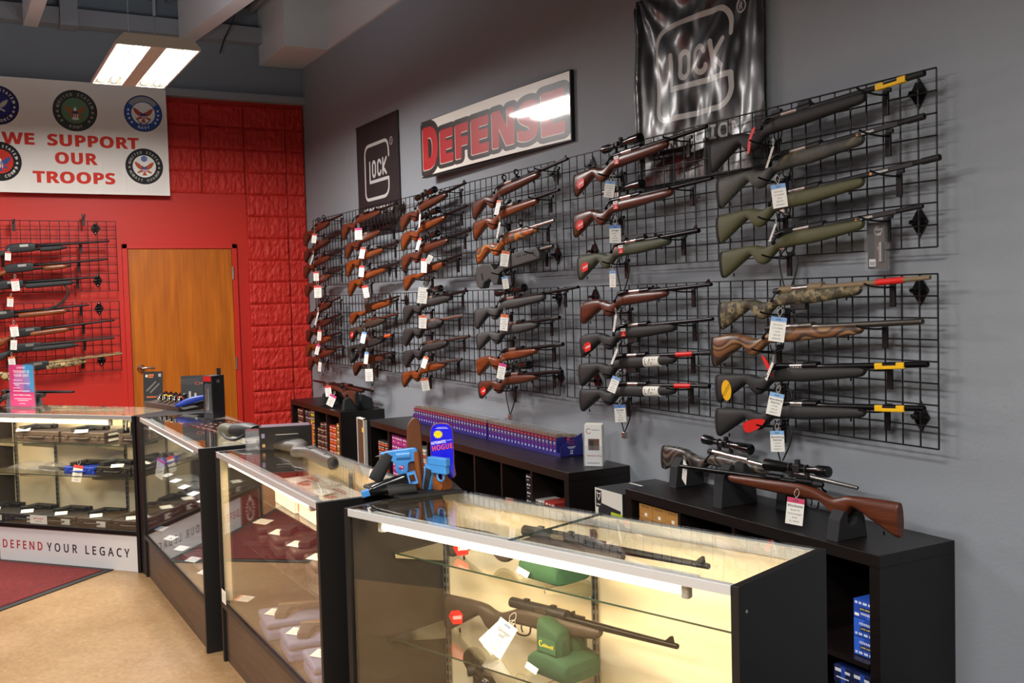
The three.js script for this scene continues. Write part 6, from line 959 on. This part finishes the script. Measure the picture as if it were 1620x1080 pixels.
  const hol = put(thing('holstered_dummy', 'blue dummy pistol in black sleeve lying on the board', 'dummy gun'), -0.085, 0.034, 0.06, 0.15, 0.24); hol.scale.setScalar(0.78);
  part(hol, 'sleeve', loft([[-0.08, 0.014, -0.022, 0.018], [-0.06, 0.022, -0.026, 0.022], [0, 0.028, -0.03, 0.024], [0.08, 0.034, -0.036, 0.026], [0.1, 0.03, -0.03, 0.022]], { ex: 3 }), M.blackGloss); part(hol, 'muzzle', span(-0.115, -0.078, -0.018, 0.012, -0.015, 0.015, 0.004), M.blue); part(hol, 'magwell_frame', merged(span(0.095, 0.135, 0.022, 0.03, -0.02, 0.03, 0.002), span(0.095, 0.135, -0.022, -0.014, -0.02, 0.03, 0.002), span(0.095, 0.103, -0.02, 0.028, -0.02, 0.03, 0.002), span(0.127, 0.135, -0.02, 0.028, -0.02, 0.03, 0.002)), M.blue); part(hol, 'strap_flap', loft([[0.0, 0.01, -0.04, 0.03], [0.06, -0.0, -0.05, 0.04], [0.12, -0.02, -0.06, 0.03]]).translate(0, 0, 0.03), M.grip);
}
T.ladies = print(192, 288, (g, w, h) => {
  g.fillStyle = '#d9447f'; g.fillRect(0, 0, w, h); g.fillStyle = '#4da3d8'; g.beginPath(); g.moveTo(110, 0); g.lineTo(w, 0); g.lineTo(w, 190); g.lineTo(120, 120); g.fill(); g.fillStyle = 'rgba(190,140,200,.7)'; g.beginPath(); g.arc(100, 110, 64, 0, 7); g.fill(); g.fillStyle = '#8a7cc0'; g.beginPath(); g.moveTo(120, 120); g.lineTo(w, 190); g.lineTo(104, 190); g.fill();
  g.fillStyle = '#fbeef4'; g.textAlign = 'center'; g.font = 'bold 19px sans-serif'; g.fillText('LADIES!', 94, 26); g.font = 'bold 25px sans-serif'; g.fillText('TUESDAY IS', 96, 56, 130); g.fillText('YOUR DAY!', 96, 82, 122); g.fillRect(26, 104, 76, 4); g.fillRect(26, 126, 136, 5); g.fillRect(38, 138, 40, 4); g.fillRect(26, 158, 56, 4); g.fillRect(26, 178, 132, 5); g.font = 'bold 15px sans-serif'; g.fillText("AND THERE'S MORE...", 100, 214, 150); g.fillRect(30, 232, 140, 4); g.fillRect(58, 244, 84, 4); g.fillRect(70, 266, 50, 3);
});
{
  const t = inCase(thing('counter_sign', 'pink and blue counter sign in clear holder inviting ladies on Tuesday', 'sign'), 1, 0.3, TOP, -0.3, -0.05);
  part(t, 'holder', merged(span(-0.122, 0.122, 0.004, 0.29, -0.003, -0.0015), span(-0.122, 0.122, 0, 0.004, -0.04, 0.05)), M.clear); part(t, 'printed_sheet', sheet(0.225, 0.283, 0.001).clone().translate(0, 0.148, 0), printed(T.ladies, 0.35));
  const g = thing('rifle', 'slim barrelled rifle in a cradle behind the pink counter sign', 'rifle'); const c = CASES[1]; g.position.set(...c.at(-0.32, TOP + 0.088, -0.4)); g.rotation.set(0, c.th, 0.012, 'YXZ'); buildGun(g, { L: 0.97, bh: 0.1, tip: 0.74, stock: 'synGrey' });
  inCase(solo('rifle_cradle', 'grey cradle carrying the slim rifle on the angled counter', 'cradle', cradleG(0.07, 0.1).rotateY(Math.PI / 2), std(0x4a4b4d, 0.7)), 1, 0.12, TOP, -0.4); inCase(solo('rifle_cradle', 'second grey cradle carrying the slim rifle, hidden by the sign', 'cradle', cradleG(0.07, 0.1).rotateY(Math.PI / 2), std(0x4a4b4d, 0.7)), 1, 0.3, TOP, -0.4);
}
// ───────────── mat ─────────────
{
  const c = CASES[1], t = thing('floor_mat', 'dark red entrance mat with grey rubber border before the angled counter', 'mat', c.at(0.2, 0, 0.43), c.th);
  part(t, 'rubber_border', box(2.16, 0.006, 0.88, 0.002, 0, 0.003, 0), M.rubber); part(t, 'pile', box(2.07, 0.006, 0.79, 0.002, 0, 0.0075, 0), M.carpet);
}
renderer.render(scene, camera);
